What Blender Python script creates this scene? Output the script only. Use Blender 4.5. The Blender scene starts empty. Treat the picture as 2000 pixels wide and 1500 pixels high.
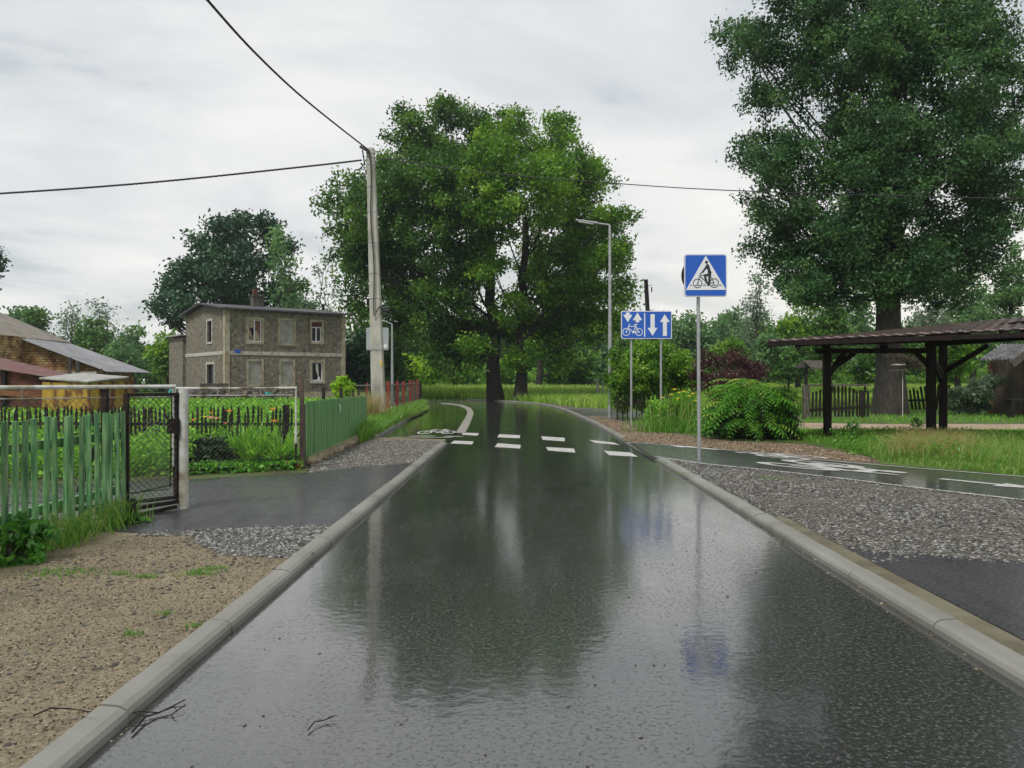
import bpy, math, random
import numpy as np
from mathutils import Vector, Matrix
random.seed(7); RNG = np.random.default_rng(7)
C = bpy.context.scene.collection
SC = bpy.context.scene
R = math.radians

# ------------------------------------------------------------------ camera, sky, sun, exposure
F, H, HY = 1560.0, 1.5, 742.0
cam_d = bpy.data.cameras.new('camera'); cam = bpy.data.objects.new('camera', cam_d); C.objects.link(cam)
cam.location = (0, 0, H); cam.rotation_euler = (R(90), 0, 0)
cam_d.sensor_width = 36; cam_d.lens = F/2000*36; cam_d.shift_y = -8/2000
cam_d.clip_start = 0.05; cam_d.clip_end = 3000
SC.camera = cam
SUN_EL, SUN_ROT = R(56), R(215)
world = bpy.data.worlds.new('World'); SC.world = world; world.use_nodes = True
nt = world.node_tree; nt.nodes.clear()
N = nt.nodes.new; L = nt.links.new
out = N('ShaderNodeOutputWorld'); bg = N('ShaderNodeBackground'); bg.inputs[1].default_value = 0.1
sky = N('ShaderNodeTexSky'); sky.sky_type = 'NISHITA'; sky.sun_disc = False
sky.sun_elevation = SUN_EL; sky.sun_rotation = SUN_ROT
tc = N('ShaderNodeTexCoord'); sep = N('ShaderNodeSeparateXYZ'); L(tc.outputs['Generated'], sep.inputs[0])
# cloud deck: project the direction on a flat layer
zz = N('ShaderNodeMath'); zz.operation = 'MAXIMUM'; zz.inputs[1].default_value = 0.0; L(sep.outputs[2], zz.inputs[0])
za = N('ShaderNodeMath'); za.operation = 'ADD'; za.inputs[1].default_value = 0.16; L(zz.outputs[0], za.inputs[0])
dx = N('ShaderNodeMath'); dx.operation = 'DIVIDE'; L(sep.outputs[0], dx.inputs[0]); L(za.outputs[0], dx.inputs[1])
dy = N('ShaderNodeMath'); dy.operation = 'DIVIDE'; L(sep.outputs[1], dy.inputs[0]); L(za.outputs[0], dy.inputs[1])
cmb = N('ShaderNodeCombineXYZ'); L(dx.outputs[0], cmb.inputs[0]); L(dy.outputs[0], cmb.inputs[1]); cmb.inputs[2].default_value = 3.7
n1 = N('ShaderNodeTexNoise'); n1.inputs['Scale'].default_value = 0.75; n1.inputs['Detail'].default_value = 7; n1.inputs['Roughness'].default_value = 0.58
n1.inputs['Distortion'].default_value = 0.4
L(cmb.outputs[0], n1.inputs['Vector'])
rp = N('ShaderNodeValToRGB'); L(n1.outputs[0], rp.inputs[0])
e = rp.color_ramp.elements
e[0].position = 0.41; e[0].color = (2.25, 2.5, 2.62, 1)
e[1].position = 0.63; e[1].color = (4.3, 4.25, 4.15, 1)
m1 = rp.color_ramp.elements.new(0.48); m1.color = (3.35, 3.45, 3.52, 1)
# warm bright band low in the sky, stronger to the right
hz = N('ShaderNodeMapRange'); hz.inputs[1].default_value = 0.0; hz.inputs[2].default_value = 0.32; hz.inputs[3].default_value = 1; hz.inputs[4].default_value = 0
L(sep.outputs[2], hz.inputs[0])
rx = N('ShaderNodeMapRange'); rx.inputs[1].default_value = -0.6; rx.inputs[2].default_value = 0.5; rx.inputs[3].default_value = 0.25; rx.inputs[4].default_value = 1
L(sep.outputs[0], rx.inputs[0])
mu = N('ShaderNodeMath'); mu.operation = 'MULTIPLY'; L(hz.outputs[0], mu.inputs[0]); L(rx.outputs[0], mu.inputs[1])
mu2 = N('ShaderNodeMath'); mu2.operation = 'MULTIPLY'; L(mu.outputs[0], mu2.inputs[0]); mu2.inputs[1].default_value = 0.75
mx = N('ShaderNodeMix'); mx.data_type = 'RGBA'; L(mu2.outputs[0], mx.inputs[0]); L(rp.outputs[0], mx.inputs[6]); mx.inputs[7].default_value = (5.3, 4.95, 4.4, 1)
mk = N('ShaderNodeMix'); mk.data_type = 'RGBA'; mk.inputs[0].default_value = 0.95
L(sky.outputs[0], mk.inputs[6]); L(mx.outputs[2], mk.inputs[7])
L(mk.outputs[2], bg.inputs[0]); L(bg.outputs[0], out.inputs[0])
sd = bpy.data.lights.new('sun', 'SUN'); sd.energy = 1.5; sd.angle = R(14); sd.color = (1, 0.97, 0.92)
so = bpy.data.objects.new('sun', sd); C.objects.link(so)
so.rotation_euler = (R(90)-SUN_EL, 0, R(-35))
SC.view_settings.view_transform = 'Standard'; SC.view_settings.look = 'None'
SC.view_settings.exposure = 1.12; SC.view_settings.gamma = 1.0
SC.cycles.max_bounces = 8; SC.cycles.transparent_max_bounces = 8; SC.cycles.use_denoising = True

# ------------------------------------------------------------------ helpers
def G(px, py, z=0.0):
    Y = (H-z)*F/(py-HY); return ((px-1000)/F*Y, Y, z)
def P(px, py, Y): return Vector(((px-1000)/F*Y, Y, H+(HY-py)/F*Y))
def tag(o, label=None, cat=None, group=None, kind=None):
    if label: o['label'] = label
    if cat: o['category'] = cat
    if group: o['group'] = group
    if kind: o['kind'] = kind
    return o
def empty(name, loc, label, cat, group=None, rz=0):
    o = bpy.data.objects.new(name, None); C.objects.link(o); o.empty_display_size = 0.2
    o.location = loc; o.rotation_euler.z = rz
    return tag(o, label, cat, group)
def link(name, me, m, parent=None, local=False):
    if m: me.materials.append(m)
    o = bpy.data.objects.new(name, me); C.objects.link(o)
    if parent is not None:
        o.parent = parent
        if not local:      # geometry was written in world space
            Mw = Matrix.Translation(wloc(parent)) @ Matrix.Rotation(parent.rotation_euler.z, 4, 'Z')
            me.transform(Mw.inverted())
    return o
def wloc(o):
    v = Vector(o.location)
    while o.parent: o = o.parent; v = v + Vector(o.location)
    return v
def nmesh(name, V, Fc, tint=None, smooth=False):
    V = np.asarray(V, dtype=np.float32); Fc = np.asarray(Fc, dtype=np.int32)
    me = bpy.data.meshes.new(name); k = Fc.shape[1]
    me.vertices.add(len(V)); me.vertices.foreach_set('co', V.ravel())
    me.loops.add(Fc.size); me.loops.foreach_set('vertex_index', Fc.ravel())
    me.polygons.add(len(Fc)); me.polygons.foreach_set('loop_start', np.arange(0, Fc.size, k, dtype=np.int32))
    me.update(calc_edges=True)
    if smooth: me.polygons.foreach_set('use_smooth', np.ones(len(Fc), dtype=bool))
    if tint is not None:
        a = me.attributes.new('tint', 'FLOAT', 'FACE'); a.data.foreach_set('value', np.asarray(tint, dtype=np.float32))
    return me
class MB:
    def __init__(s): s.v = []; s.f = []
    def box(s, c, d, rz=0, rx=0, ry=0):
        M = Matrix.Translation(Vector(c)) @ Matrix.Rotation(rz, 4, 'Z') @ Matrix.Rotation(ry, 4, 'Y') @ Matrix.Rotation(rx, 4, 'X')
        i = len(s.v)
        for x in (-.5, .5):
            for y in (-.5, .5):
                for z in (-.5, .5): s.v.append(tuple(M @ Vector((x*d[0], y*d[1], z*d[2]))))
        s.f += [(i, i+1, i+3, i+2), (i+4, i+6, i+7, i+5), (i, i+4, i+5, i+1), (i+2, i+3, i+7, i+6), (i, i+2, i+6, i+4), (i+1, i+5, i+7, i+3)]
        return s
    def bar(s, a, b, w, h=None, up=(0, 0, 1), taper=1.0):
        a = Vector(a); b = Vector(b); h = h or w; d = (b-a).normalized(); up = Vector(up)
        if abs(d.dot(up)) > .95: up = Vector((0, 1, 0)) if abs(d.y) < .9 else Vector((1, 0, 0))
        sx = d.cross(up).normalized(); sy = sx.cross(d).normalized(); i = len(s.v)
        for p, k in ((a, 1), (b, taper)):
            for q, r in ((-1, -1), (1, -1), (1, 1), (-1, 1)): s.v.append(tuple(p+sx*q*w/2*k+sy*r*h/2*k))
        s.f += [(i+3, i+2, i+1, i), (i+4, i+5, i+6, i+7)]+[(i+j, i+(j+1) % 4, i+4+(j+1) % 4, i+4+j) for j in range(4)]
        return s
    def tube(s, pts, r, n=8, cap=True):
        pts = [Vector(p) for p in pts]
        if not hasattr(r, '__len__'): r = [r]*len(pts)
        i0 = len(s.v); ref = None
        for j, p in enumerate(pts):
            d = (pts[min(j+1, len(pts)-1)]-pts[max(j-1, 0)]).normalized()
            if ref is None: ref = Vector((0, 0, 1)) if abs(d.z) < .9 else Vector((1, 0, 0))
            sx = d.cross(ref).normalized(); sy = sx.cross(d).normalized(); ref = sy if ref is None else ref
            if abs(d.dot(ref)) > .95: ref = Vector((1, 0, 0)) if abs(d.x) < .8 else Vector((0, 1, 0)); sx = d.cross(ref).normalized(); sy = sx.cross(d).normalized()
            for k in range(n):
                a = 2*math.pi*k/n; s.v.append(tuple(p+(sx*math.cos(a)+sy*math.sin(a))*r[j]))
        for j in range(len(pts)-1):
            for k in range(n):
                a = i0+j*n+k; b = i0+j*n+(k+1) % n; s.f.append((a, b, b+n, a+n))
        if cap:
            s.f.append(tuple(i0+k for k in range(n))[::-1]); e_ = i0+(len(pts)-1)*n; s.f.append(tuple(e_+k for k in range(n)))
        return s
    def poly(s, pts): i = len(s.v); s.v += [tuple(p) for p in pts]; s.f.append(tuple(range(i, i+len(pts)))); return s
    def prism(s, pts, off):
        i = len(s.v); n = len(pts); off = Vector(off)
        s.v += [tuple(p) for p in pts]+[tuple(Vector(p)+off) for p in pts]
        s.f += [tuple(range(i, i+n)), tuple(range(i+n, i+2*n))[::-1]]+[(i+k, i+n+k, i+n+(k+1) % n, i+(k+1) % n) for k in range(n)]
        return s
    def build(s, name, m, parent=None, smooth=False, bevel=0, local=False):
        me = bpy.data.meshes.new(name); me.from_pydata(s.v, [], s.f); me.update()
        if smooth: me.polygons.foreach_set('use_smooth', np.ones(len(me.polygons), dtype=bool))
        o = link(name, me, m, parent, local)
        if bevel:
            b = o.modifiers.new('b', 'BEVEL'); b.width = bevel; b.segments = 2; b.limit_method = 'ANGLE'
        return o

# ------------------------------------------------------------------ materials
MATS = {}
def mat(name, cols, scale=4, rough=.7, bump=0, bscale=None, detail=5, spec=.5, metal=0, stretch=None, coat=0, var=None, rrange=None):
    """noise-coloured principled; cols = list of colours along the noise"""
    m = bpy.data.materials.new(name); m.use_nodes = True; t = m.node_tree; b = t.nodes['Principled BSDF']
    tcn = t.nodes.new('ShaderNodeTexCoord'); vec = tcn.outputs['Object']
    if stretch:
        mp = t.nodes.new('ShaderNodeMapping'); mp.inputs['Scale'].default_value = stretch; t.links.new(vec, mp.inputs[0]); vec = mp.outputs[0]
    n = t.nodes.new('ShaderNodeTexNoise'); n.inputs['Scale'].default_value = scale; n.inputs['Detail'].default_value = detail; n.inputs['Roughness'].default_value = .62
    t.links.new(vec, n.inputs['Vector'])
    r = t.nodes.new('ShaderNodeValToRGB'); t.links.new(n.outputs[0], r.inputs[0])
    el = r.color_ramp.elements; k = len(cols)
    while len(el) < k: el.new(.5)
    for i, c in enumerate(cols):
        el[i].position = .32+.36*i/max(1, k-1); el[i].color = (*c, 1)
    t.links.new(r.outputs[0], b.inputs['Base Color'])
    b.inputs['Roughness'].default_value = rough; b.inputs['Metallic'].default_value = metal
    b.inputs['Specular IOR Level'].default_value = spec; b.inputs['Coat Weight'].default_value = coat
    if rrange:
        mr = t.nodes.new('ShaderNodeMapRange'); mr.inputs[1].default_value = .35; mr.inputs[2].default_value = .65
        mr.inputs[3].default_value, mr.inputs[4].default_value = rrange; t.links.new(n.outputs[0], mr.inputs[0]); t.links.new(mr.outputs[0], b.inputs['Roughness'])
    if bump:
        n2 = t.nodes.new('ShaderNodeTexNoise'); n2.inputs['Scale'].default_value = bscale or scale*6; n2.inputs['Detail'].default_value = 4
        t.links.new(vec, n2.inputs['Vector'])
        bp = t.nodes.new('ShaderNodeBump'); bp.inputs['Strength'].default_value = bump; bp.inputs['Distance'].default_value = .02
        t.links.new(n2.outputs[0], bp.inputs['Height']); t.links.new(bp.outputs[0], b.inputs['Normal'])
    MATS[name] = m; return m
def leafmat(name, dark, mid, light, trans=.35, rough=.45, spec=.4):
    if trans: dark = tuple(c*1.5 for c in dark); mid = tuple(c*1.25 for c in mid); light = tuple(min(.7, c*1.1) for c in light); trans = min(.45, trans+.08)
    m = bpy.data.materials.new(name); m.use_nodes = True; t = m.node_tree; b = t.nodes['Principled BSDF']; o = t.nodes['Material Output']
    a = t.nodes.new('ShaderNodeAttribute'); a.attribute_name = 'tint'
    r = t.nodes.new('ShaderNodeValToRGB'); t.links.new(a.outputs['Fac'], r.inputs[0]); el = r.color_ramp.elements
    el[0].position = 0; el[0].color = (*dark, 1); el[1].position = 1; el[1].color = (*light, 1); x = el.new(.5); x.color = (*mid, 1)
    t.links.new(r.outputs[0], b.inputs['Base Color']); b.inputs['Roughness'].default_value = rough; b.inputs['Specular IOR Level'].default_value = spec
    tr = t.nodes.new('ShaderNodeBsdfTranslucent'); h = t.nodes.new('ShaderNodeHueSaturation'); h.inputs['Value'].default_value = 1.3; h.inputs['Hue'].default_value = .485
    t.links.new(r.outputs[0], h.inputs['Color']); t.links.new(h.outputs[0], tr.inputs[0])
    mixs = t.nodes.new('ShaderNodeMixShader'); mixs.inputs[0].default_value = trans
    t.links.new(b.outputs[0], mixs.inputs[1]); t.links.new(tr.outputs[0], mixs.inputs[2]); t.links.new(mixs.outputs[0], o.inputs[0])
    return m

def asphalt(name, base, wet, ior=1.4, coat=1.0, profile=False):
    """wet asphalt: water film in hollows (smooth), grainy between; fine stone bump"""
    m = bpy.data.materials.new(name); m.use_nodes = True; t = m.node_tree; b = t.nodes['Principled BSDF']; nn = t.nodes.new; l = t.links.new
    tcn = nn('ShaderNodeTexCoord')
    big = nn('ShaderNodeTexNoise'); big.inputs['Scale'].default_value = .8; big.inputs['Detail'].default_value = 12; big.inputs['Roughness'].default_value = .66; l(tcn.outputs['Object'], big.inputs['Vector'])
    mp = nn('ShaderNodeMapping'); mp.inputs['Scale'].default_value = (3.0, .5, 1); l(tcn.outputs['Object'], mp.inputs[0])
    st = nn('ShaderNodeTexNoise'); st.inputs['Scale'].default_value = 1.6; st.inputs['Detail'].default_value = 12; st.inputs['Roughness'].default_value = .68; l(mp.outputs[0], st.inputs['Vector'])
    av = nn('ShaderNodeMath'); av.operation = 'ADD'; l(big.outputs[0], av.inputs[0]); l(st.outputs[0], av.inputs[1])
    wetm = nn('ShaderNodeMapRange'); wetm.inputs[1].default_value = .8; wetm.inputs[2].default_value = 1.2; l(av.outputs[0], wetm.inputs[0])
    if profile:      # water stands in the left gutter and the centre, the crown of the lane stays grainy
        sx_ = nn('ShaderNodeSeparateXYZ'); l(tcn.outputs['Object'], sx_.inputs[0]); xr = nn('ShaderNodeMapRange'); xr.inputs[1].default_value = -1.8; xr.inputs[2].default_value = 2.6; l(sx_.outputs[0], xr.inputs[0])
        xc = nn('ShaderNodeValToRGB'); l(xr.outputs[0], xc.inputs[0]); ee = xc.color_ramp.elements; ee[0].position = 0; ee[0].color = (0, 0, 0, 1); ee[1].position = 1; ee[1].color = (.75, .75, .75, 1)
        for p_, v_ in ((.2, .1), (.4, .5), (.56, .22), (.66, .35), (.8, 1.0)): q_ = ee.new(p_); q_.color = (v_, v_, v_, 1)
        sc_ = nn('ShaderNodeMath'); sc_.operation = 'MULTIPLY_ADD'; l(xc.outputs[0], sc_.inputs[0]); sc_.inputs[1].default_value = .42; l(av.outputs[0], sc_.inputs[2]); l(sc_.outputs[0], wetm.inputs[0]); wetm.inputs[1].default_value = .92; wetm.inputs[2].default_value = 1.5
    fine = nn('ShaderNodeTexVoronoi'); fine.inputs['Scale'].default_value = 55; l(tcn.outputs['Object'], fine.inputs['Vector'])
    fn = nn('ShaderNodeTexNoise'); fn.inputs['Scale'].default_value = 38; fn.inputs['Detail'].default_value = 6; fn.inputs['Roughness'].default_value = .7; l(tcn.outputs['Object'], fn.inputs['Vector'])
    rc = nn('ShaderNodeValToRGB'); l(fn.outputs[0], rc.inputs[0]); el = rc.color_ramp.elements
    el[0].position = .35; el[0].color = tuple(c*.6 for c in base)+(1,); el[1].position = .72; el[1].color = tuple(c*1.9 for c in base)+(1,)
    l(rc.outputs[0], b.inputs['Base Color'])
    rr = nn('ShaderNodeMapRange'); rr.inputs[3].default_value = wet[0]; rr.inputs[4].default_value = wet[1]; l(wetm.outputs[0], rr.inputs[0]); l(rr.outputs[0], b.inputs['Roughness'])
    bs = nn('ShaderNodeMapRange'); bs.inputs[3].default_value = wet[2]; bs.inputs[4].default_value = wet[3]; l(wetm.outputs[0], bs.inputs[0])
    add = nn('ShaderNodeMath'); add.operation = 'ADD'; l(fine.outputs['Distance'], add.inputs[0]); l(fn.outputs[0], add.inputs[1])
    bp = nn('ShaderNodeBump'); bp.inputs['Distance'].default_value = .007; l(bs.outputs[0], bp.inputs['Strength']); l(add.outputs[0], bp.inputs['Height'])
    cs = nn('ShaderNodeMapRange'); cs.inputs[3].default_value = .02; cs.inputs[4].default_value = wet[3]*.9; l(wetm.outputs[0], cs.inputs[0])
    cr_ = nn('ShaderNodeMapRange'); cr_.inputs[3].default_value = .07; cr_.inputs[4].default_value = wet[1]*.32; l(wetm.outputs[0], cr_.inputs[0])
    # ripples of rain in the film
    rn = nn('ShaderNodeTexNoise'); rn.inputs['Scale'].default_value = 14; rn.inputs['Detail'].default_value = 3; l(tcn.outputs['Object'], rn.inputs['Vector'])
    b2 = nn('ShaderNodeBump'); b2.inputs['Distance'].default_value = .01; b2.inputs['Strength'].default_value = .11; l(rn.outputs[0], b2.inputs['Height']); l(bp.outputs[0], b2.inputs['Normal'])
    l(bp.outputs[0], b.inputs['Normal']); b2.inputs['Normal'].links and t.links.remove(b2.inputs['Normal'].links[0])
    b3 = nn('ShaderNodeBump'); b3.inputs['Distance'].default_value = .004; l(cs.outputs[0], b3.inputs['Strength']); pn = nn('ShaderNodeTexNoise'); pn.inputs['Scale'].default_value = 42; pn.inputs['Detail'].default_value = 6; pn.inputs['Roughness'].default_value = .72; l(tcn.outputs['Object'], pn.inputs['Vector']); pm = nn('ShaderNodeMapRange'); pm.inputs[1].default_value = .56; pm.inputs[2].default_value = .8; l(pn.outputs[0], pm.inputs[0]); l(pm.outputs[0], b3.inputs['Height']); l(b2.outputs[0], b3.inputs['Normal']); l(b3.outputs[0], b.inputs['Coat Normal'])
    b.inputs['Coat Weight'].default_value = coat; b.inputs['Coat IOR'].default_value = 2.3; l(cr_.outputs[0], b.inputs['Coat Roughness']); b.inputs['IOR'].default_value = ior; b.inputs['Specular IOR Level'].default_value = .2
    return m

def ground_mat(name, cols, scale, chips=None, chipscale=30, rough=.75, bump=.8):
    """soil / gravel: noise colours, voronoi stone chips"""
    m = mat(name, cols, scale, rough, bump, scale*9, detail=8, spec=.35); t = m.node_tree; b = t.nodes['Principled BSDF']
    if chips:
        tcn = t.nodes['Texture Coordinate']; v = t.nodes.new('ShaderNodeTexVoronoi'); v.inputs['Scale'].default_value = chipscale; t.links.new(tcn.outputs['Object'], v.inputs['Vector'])
        r = t.nodes.new('ShaderNodeValToRGB'); t.links.new(v.outputs['Color'], r.inputs[0]); el = r.color_ramp.elements
        el[0].position = .15; el[0].color = (*chips[0], 1); el[1].position = .9; el[1].color = (*chips[1], 1)
        mm = t.nodes.new('ShaderNodeMix'); mm.data_type = 'RGBA'; mm.inputs[0].default_value = .55
        src = b.inputs['Base Color'].links[0].from_socket
        t.links.new(src, mm.inputs[6]); t.links.new(r.outputs[0], mm.inputs[7]); t.links.new(mm.outputs[2], b.inputs['Base Color'])
    return m

m_road = asphalt('wet_asphalt', (.018, .018, .017), (.2, .35, .5, 1.0), profile=True)
m_drive = asphalt('old_asphalt', (.036, .035, .039), (.2, .55, .2, .9), 1.5, .25)
m_path = asphalt('path_asphalt', (.032, .032, .034), (.2, .4, .4, .9), 1.5, .5)
m_sand = ground_mat('sandy_soil', [(.055, .045, .026), (.13, .105, .06), (.19, .155, .09), (.25, .205, .12)], 1.1, ((.04, .034, .024), (.26, .22, .155)), 75)
m_grav = ground_mat('grey_gravel', [(.05, .045, .036), (.09, .078, .056), (.14, .115, .075)], 1.3, ((.03, .03, .028), (.17, .155, .13)), 70)
m_brown = ground_mat('brown_soil', [(.06, .04, .025), (.16, .105, .06), (.24, .165, .10)], 1.6, ((.05, .03, .02), (.26, .18, .12)), 60)
m_dirt = ground_mat('dirt_track', [(.22, .16, .11), (.32, .24, .17), (.38, .30, .22)], 1.2)
m_turf = ground_mat('turf', [(.03, .08, .01), (.07, .15, .015), (.14, .24, .03)], 2.5)
m_vsoil = ground_mat('grassy_soil', [(.09, .065, .04), (.06, .08, .02), (.06, .12, .015), (.10, .18, .02)], 2.0)
m_soil = ground_mat('garden_soil', [(.03, .03, .015), (.06, .07, .02), (.06, .1, .02)], 1.5)
m_conc = mat('kerb_concrete', [(.12, .117, .098), (.175, .172, .15), (.20, .198, .175), (.225, .222, .2)], 1.1, .45, .12, 80, detail=9)
m_conc2 = mat('wet_concrete', [(.07, .06, .033), (.12, .105, .065), (.16, .145, .1)], 2.5, .45, .3, 60)
m_white = mat('road_paint', [(.26, .255, .24), (.46, .45, .43), (.52, .51, .49)], 9, .4, .4, 90, detail=10)
m_cream = mat('brick_line', [(.2, .185, .16), (.3, .28, .25)], 9, .5, .3, 40)
m_pole = mat('pole_concrete', [(.2, .195, .16), (.36, .35, .3), (.43, .42, .37)], 2.2, .75, .6, 14, stretch=(1, 1, .5))
m_black = mat('black_rubber', [(.012, .012, .014), (.03, .03, .033)], 8, .5)
m_galv = mat('galvanised_steel', [(.3, .31, .32), (.44, .45, .46)], 5, .42, .1, 30, metal=.6)
m_grey = mat('grey_sheet', [(.3, .32, .34), (.4, .42, .44)], 2, .45, metal=.3)
m_blue = mat('sign_blue', [(.006, .075, .40), (.009, .10, .48)], 2, .35)
m_swhite = mat('sign_white', [(.62, .63, .66), (.72, .73, .75)], 3, .4)
m_sblack = mat('sign_black', [(.012, .014, .02), (.02, .022, .03)], 3, .5)
m_gatew = mat('gate_white_paint', [(.14, .09, .045), (.34, .32, .25), (.5, .51, .48), (.58, .6, .58)], 3.4, .45, .25, 20, rrange=None)
m_gateb = mat('rusty_black_iron', [(.006, .005, .005), (.014, .010, .008), (.04, .02, .012)], 12, .6, .3, 50, spec=.25)
m_wire = mat('chain_wire', [(.025, .025, .024), (.09, .09, .085)], 20, .5, metal=.3)
m_patch = mat('flaking_post', [(.015, .010, .008), (.05, .03, .022), (.09, .06, .045), (.5, .5, .48)], 4, .6, .4, 30, stretch=(1, 1, .35))
m_green = mat('weathered_green_paint', [(.035, .10, .04), (.07, .21, .075), (.16, .34, .13), (.33, .42, .24)], 9, .55, .5, 40, stretch=(3, 3, .3), detail=10)
def vary(m, lo, hi):
    t = m.node_tree; b = t.nodes['Principled BSDF']; src = b.inputs['Base Color'].links[0].from_socket; oi = t.nodes.new('ShaderNodeObjectInfo'); mr = t.nodes.new('ShaderNodeMapRange'); mr.inputs[3].default_value = lo; mr.inputs[4].default_value = hi
    t.links.new(oi.outputs['Random'], mr.inputs[0]); h = t.nodes.new('ShaderNodeHueSaturation'); t.links.new(mr.outputs[0], h.inputs['Value']); t.links.new(src, h.inputs['Color']); t.links.new(h.outputs[0], b.inputs['Base Color'])
vary(m_green, .6, 1.25)
m_green2 = mat('bright_green_boards', [(.05, .13, .05), (.085, .24, .07), (.15, .33, .12), (.2, .34, .15)], 4, .6, .4, 30, stretch=(6, 6, .3))
m_dwood = mat('dark_old_wood', [(.006, .005, .004), (.014, .012, .010), (.045, .038, .03)], 6, .8, .5, 25, stretch=(3, 3, .5), spec=.2)
m_gwood = mat('grey_old_wood', [(.025, .021, .016), (.065, .057, .045), (.13, .115, .09)], 5, .75, .5, 25, stretch=(3, 3, .4))
m_bwood = mat('carport_timber', [(.004, .003, .003), (.009, .006, .005), (.022, .010, .008)], 5, .7, .4, 25, stretch=(2, 2, .5), spec=.2)
m_bark = mat('dark_bark', [(.008, .007, .005), (.018, .015, .011), (.04, .034, .026)], 5, .85, 1.0, 9, stretch=(2, 2, .5))
m_bark2 = mat('grey_bark', [(.012, .010, .008), (.03, .026, .02), (.06, .052, .042)], 6, .85, 1.0, 12, stretch=(2, 2, .45))
m_red = mat('red_paint', [(.12, .014, .01), (.22, .022, .015), (.28, .035, .022)], 5, .5)
m_roughcast = mat('roughcast_plaster', [(.06, .053, .04), (.15, .135, .105), (.19, .172, .135), (.29, .265, .21)], 5, .95, 1.6, 6, detail=12, spec=.2)
m_trim = mat('sandstone_trim', [(.2, .165, .10), (.33, .29, .2), (.42, .39, .32)], 2.5, .85, .4, 20)
m_trimw = mat('pale_plaster', [(.24, .21, .16), (.42, .4, .36), (.5, .49, .46)], 4, .8, .3, 25)
m_block = mat('grey_block_infill', [(.2, .2, .17), (.29, .29, .25), (.34, .34, .3)], 3, .85, .3, 18)
m_frame = mat('white_window_frame', [(.6, .6, .6), (.7, .7, .7)], 3, .4)
m_glass = mat('dark_glass', [(.004, .004, .005), (.01, .01, .012)], 3, .25, spec=.25)
m_dark = mat('dark_inside', [(.006, .006, .006), (.012, .011, .01)], 3, .9)
m_roofd = mat('dark_felt_roof', [(.03, .03, .032), (.07, .07, .075)], 3, .6, .3, 20)
m_rust = mat('rust', [(.06, .022, .01), (.15, .055, .02), (.22, .1, .04)], 6, .75, .4, 30)
m_stone = mat('pale_stone', [(.12, .1, .06), (.25, .2, .12), (.34, .3, .22)], 6, .8, .6, 20)
m_teal = mat('teal_plastic', [(.01, .22, .2), (.02, .3, .27)], 4, .4)
m_junk = mat('old_scrap', [(.03, .025, .02), (.08, .065, .05), (.2, .18, .16)], 3, .7, .5, 10)
m_yellow = mat('rusting_yellow_paint', [(.06, .022, .01), (.12, .05, .016), (.32, .20, .025), (.38, .24, .03), (.42, .28, .05)], 1.4, .55, .2, 20, detail=7)
m_tarp = mat('grey_lichen_roof', [(.14, .14, .12), (.28, .28, .26), (.38, .38, .36)], 3, .6, .3, 20)
m_rubble = None

def brickmat(name, c1, c2, mortar, scale, nz=2.0, rot=0):
    m = bpy.data.materials.new(name); m.use_nodes = True; t = m.node_tree; b = t.nodes['Principled BSDF']; nn = t.nodes.new; l = t.links.new
    tcn = nn('ShaderNodeTexCoord'); s = nn('ShaderNodeSeparateXYZ'); l(tcn.outputs['Object'], s.inputs[0])
    ad = nn('ShaderNodeMath'); ad.operation = 'ADD'; l(s.outputs[0], ad.inputs[0]); l(s.outputs[1], ad.inputs[1])
    cb = nn('ShaderNodeCombineXYZ'); l(ad.outputs[0], cb.inputs[0]); l(s.outputs[2], cb.inputs[1])
    nz_ = nn('ShaderNodeTexNoise'); nz_.inputs['Scale'].default_value = 3; l(tcn.outputs['Object'], nz_.inputs['Vector'])
    vm = nn('ShaderNodeVectorMath'); vm.operation = 'SCALE'; vm.inputs['Scale'].default_value = .12; l(nz_.outputs['Color'], vm.inputs[0])
    va = nn('ShaderNodeVectorMath'); va.operation = 'ADD'; l(cb.outputs[0], va.inputs[0]); l(vm.outputs[0], va.inputs[1])
    br = nn('ShaderNodeTexBrick'); br.inputs['Scale'].default_value = scale; br.inputs['Color1'].default_value = (*c1, 1); br.inputs['Color2'].default_value = (*c2, 1); br.inputs['Mortar'].default_value = (*mortar, 1)
    br.inputs['Mortar Size'].default_value = .03; l(va.outputs[0], br.inputs['Vector'])
    n2 = nn('ShaderNodeTexNoise'); n2.inputs['Scale'].default_value = nz; n2.inputs['Detail'].default_value = 7; l(tcn.outputs['Object'], n2.inputs['Vector'])
    rp2 = nn('ShaderNodeValToRGB'); l(n2.outputs[0], rp2.inputs[0]); rp2.color_ramp.elements[0].position = .35; rp2.color_ramp.elements[0].color = (.35, .3, .28, 1); rp2.color_ramp.elements[1].position = .62; rp2.color_ramp.elements[1].color = (1.15, 1.1, 1, 1)
    mm = nn('ShaderNodeMix'); mm.data_type = 'RGBA'; mm.blend_type = 'MULTIPLY'; mm.inputs[0].default_value = 1; l(br.outputs[0], mm.inputs[6]); l(rp2.outputs[0], mm.inputs[7]); l(mm.outputs[2], b.inputs['Base Color'])
    bp = nn('ShaderNodeBump'); bp.inputs['Strength'].default_value = .8; bp.inputs['Distance'].default_value = .02; l(n2.outputs[0], bp.inputs['Height']); l(bp.outputs[0], b.inputs['Normal']); b.inputs['Roughness'].default_value = .9
    return m
m_brick = brickmat('mixed_old_brick', (.50, .38, .19), (.34, .13, .05), (.10, .08, .05), 1.9)
m_brick2 = brickmat('red_old_brick', (.20, .06, .03), (.10, .035, .02), (.05, .04, .03), 1.9)
m_corr_grey = mat('corrugated_grey_sheet', [(.13, .13, .135), (.2, .2, .21), (.28, .28, .29)], 1.5, .45, .2, 12, stretch=(.5, 4, 1))
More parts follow.
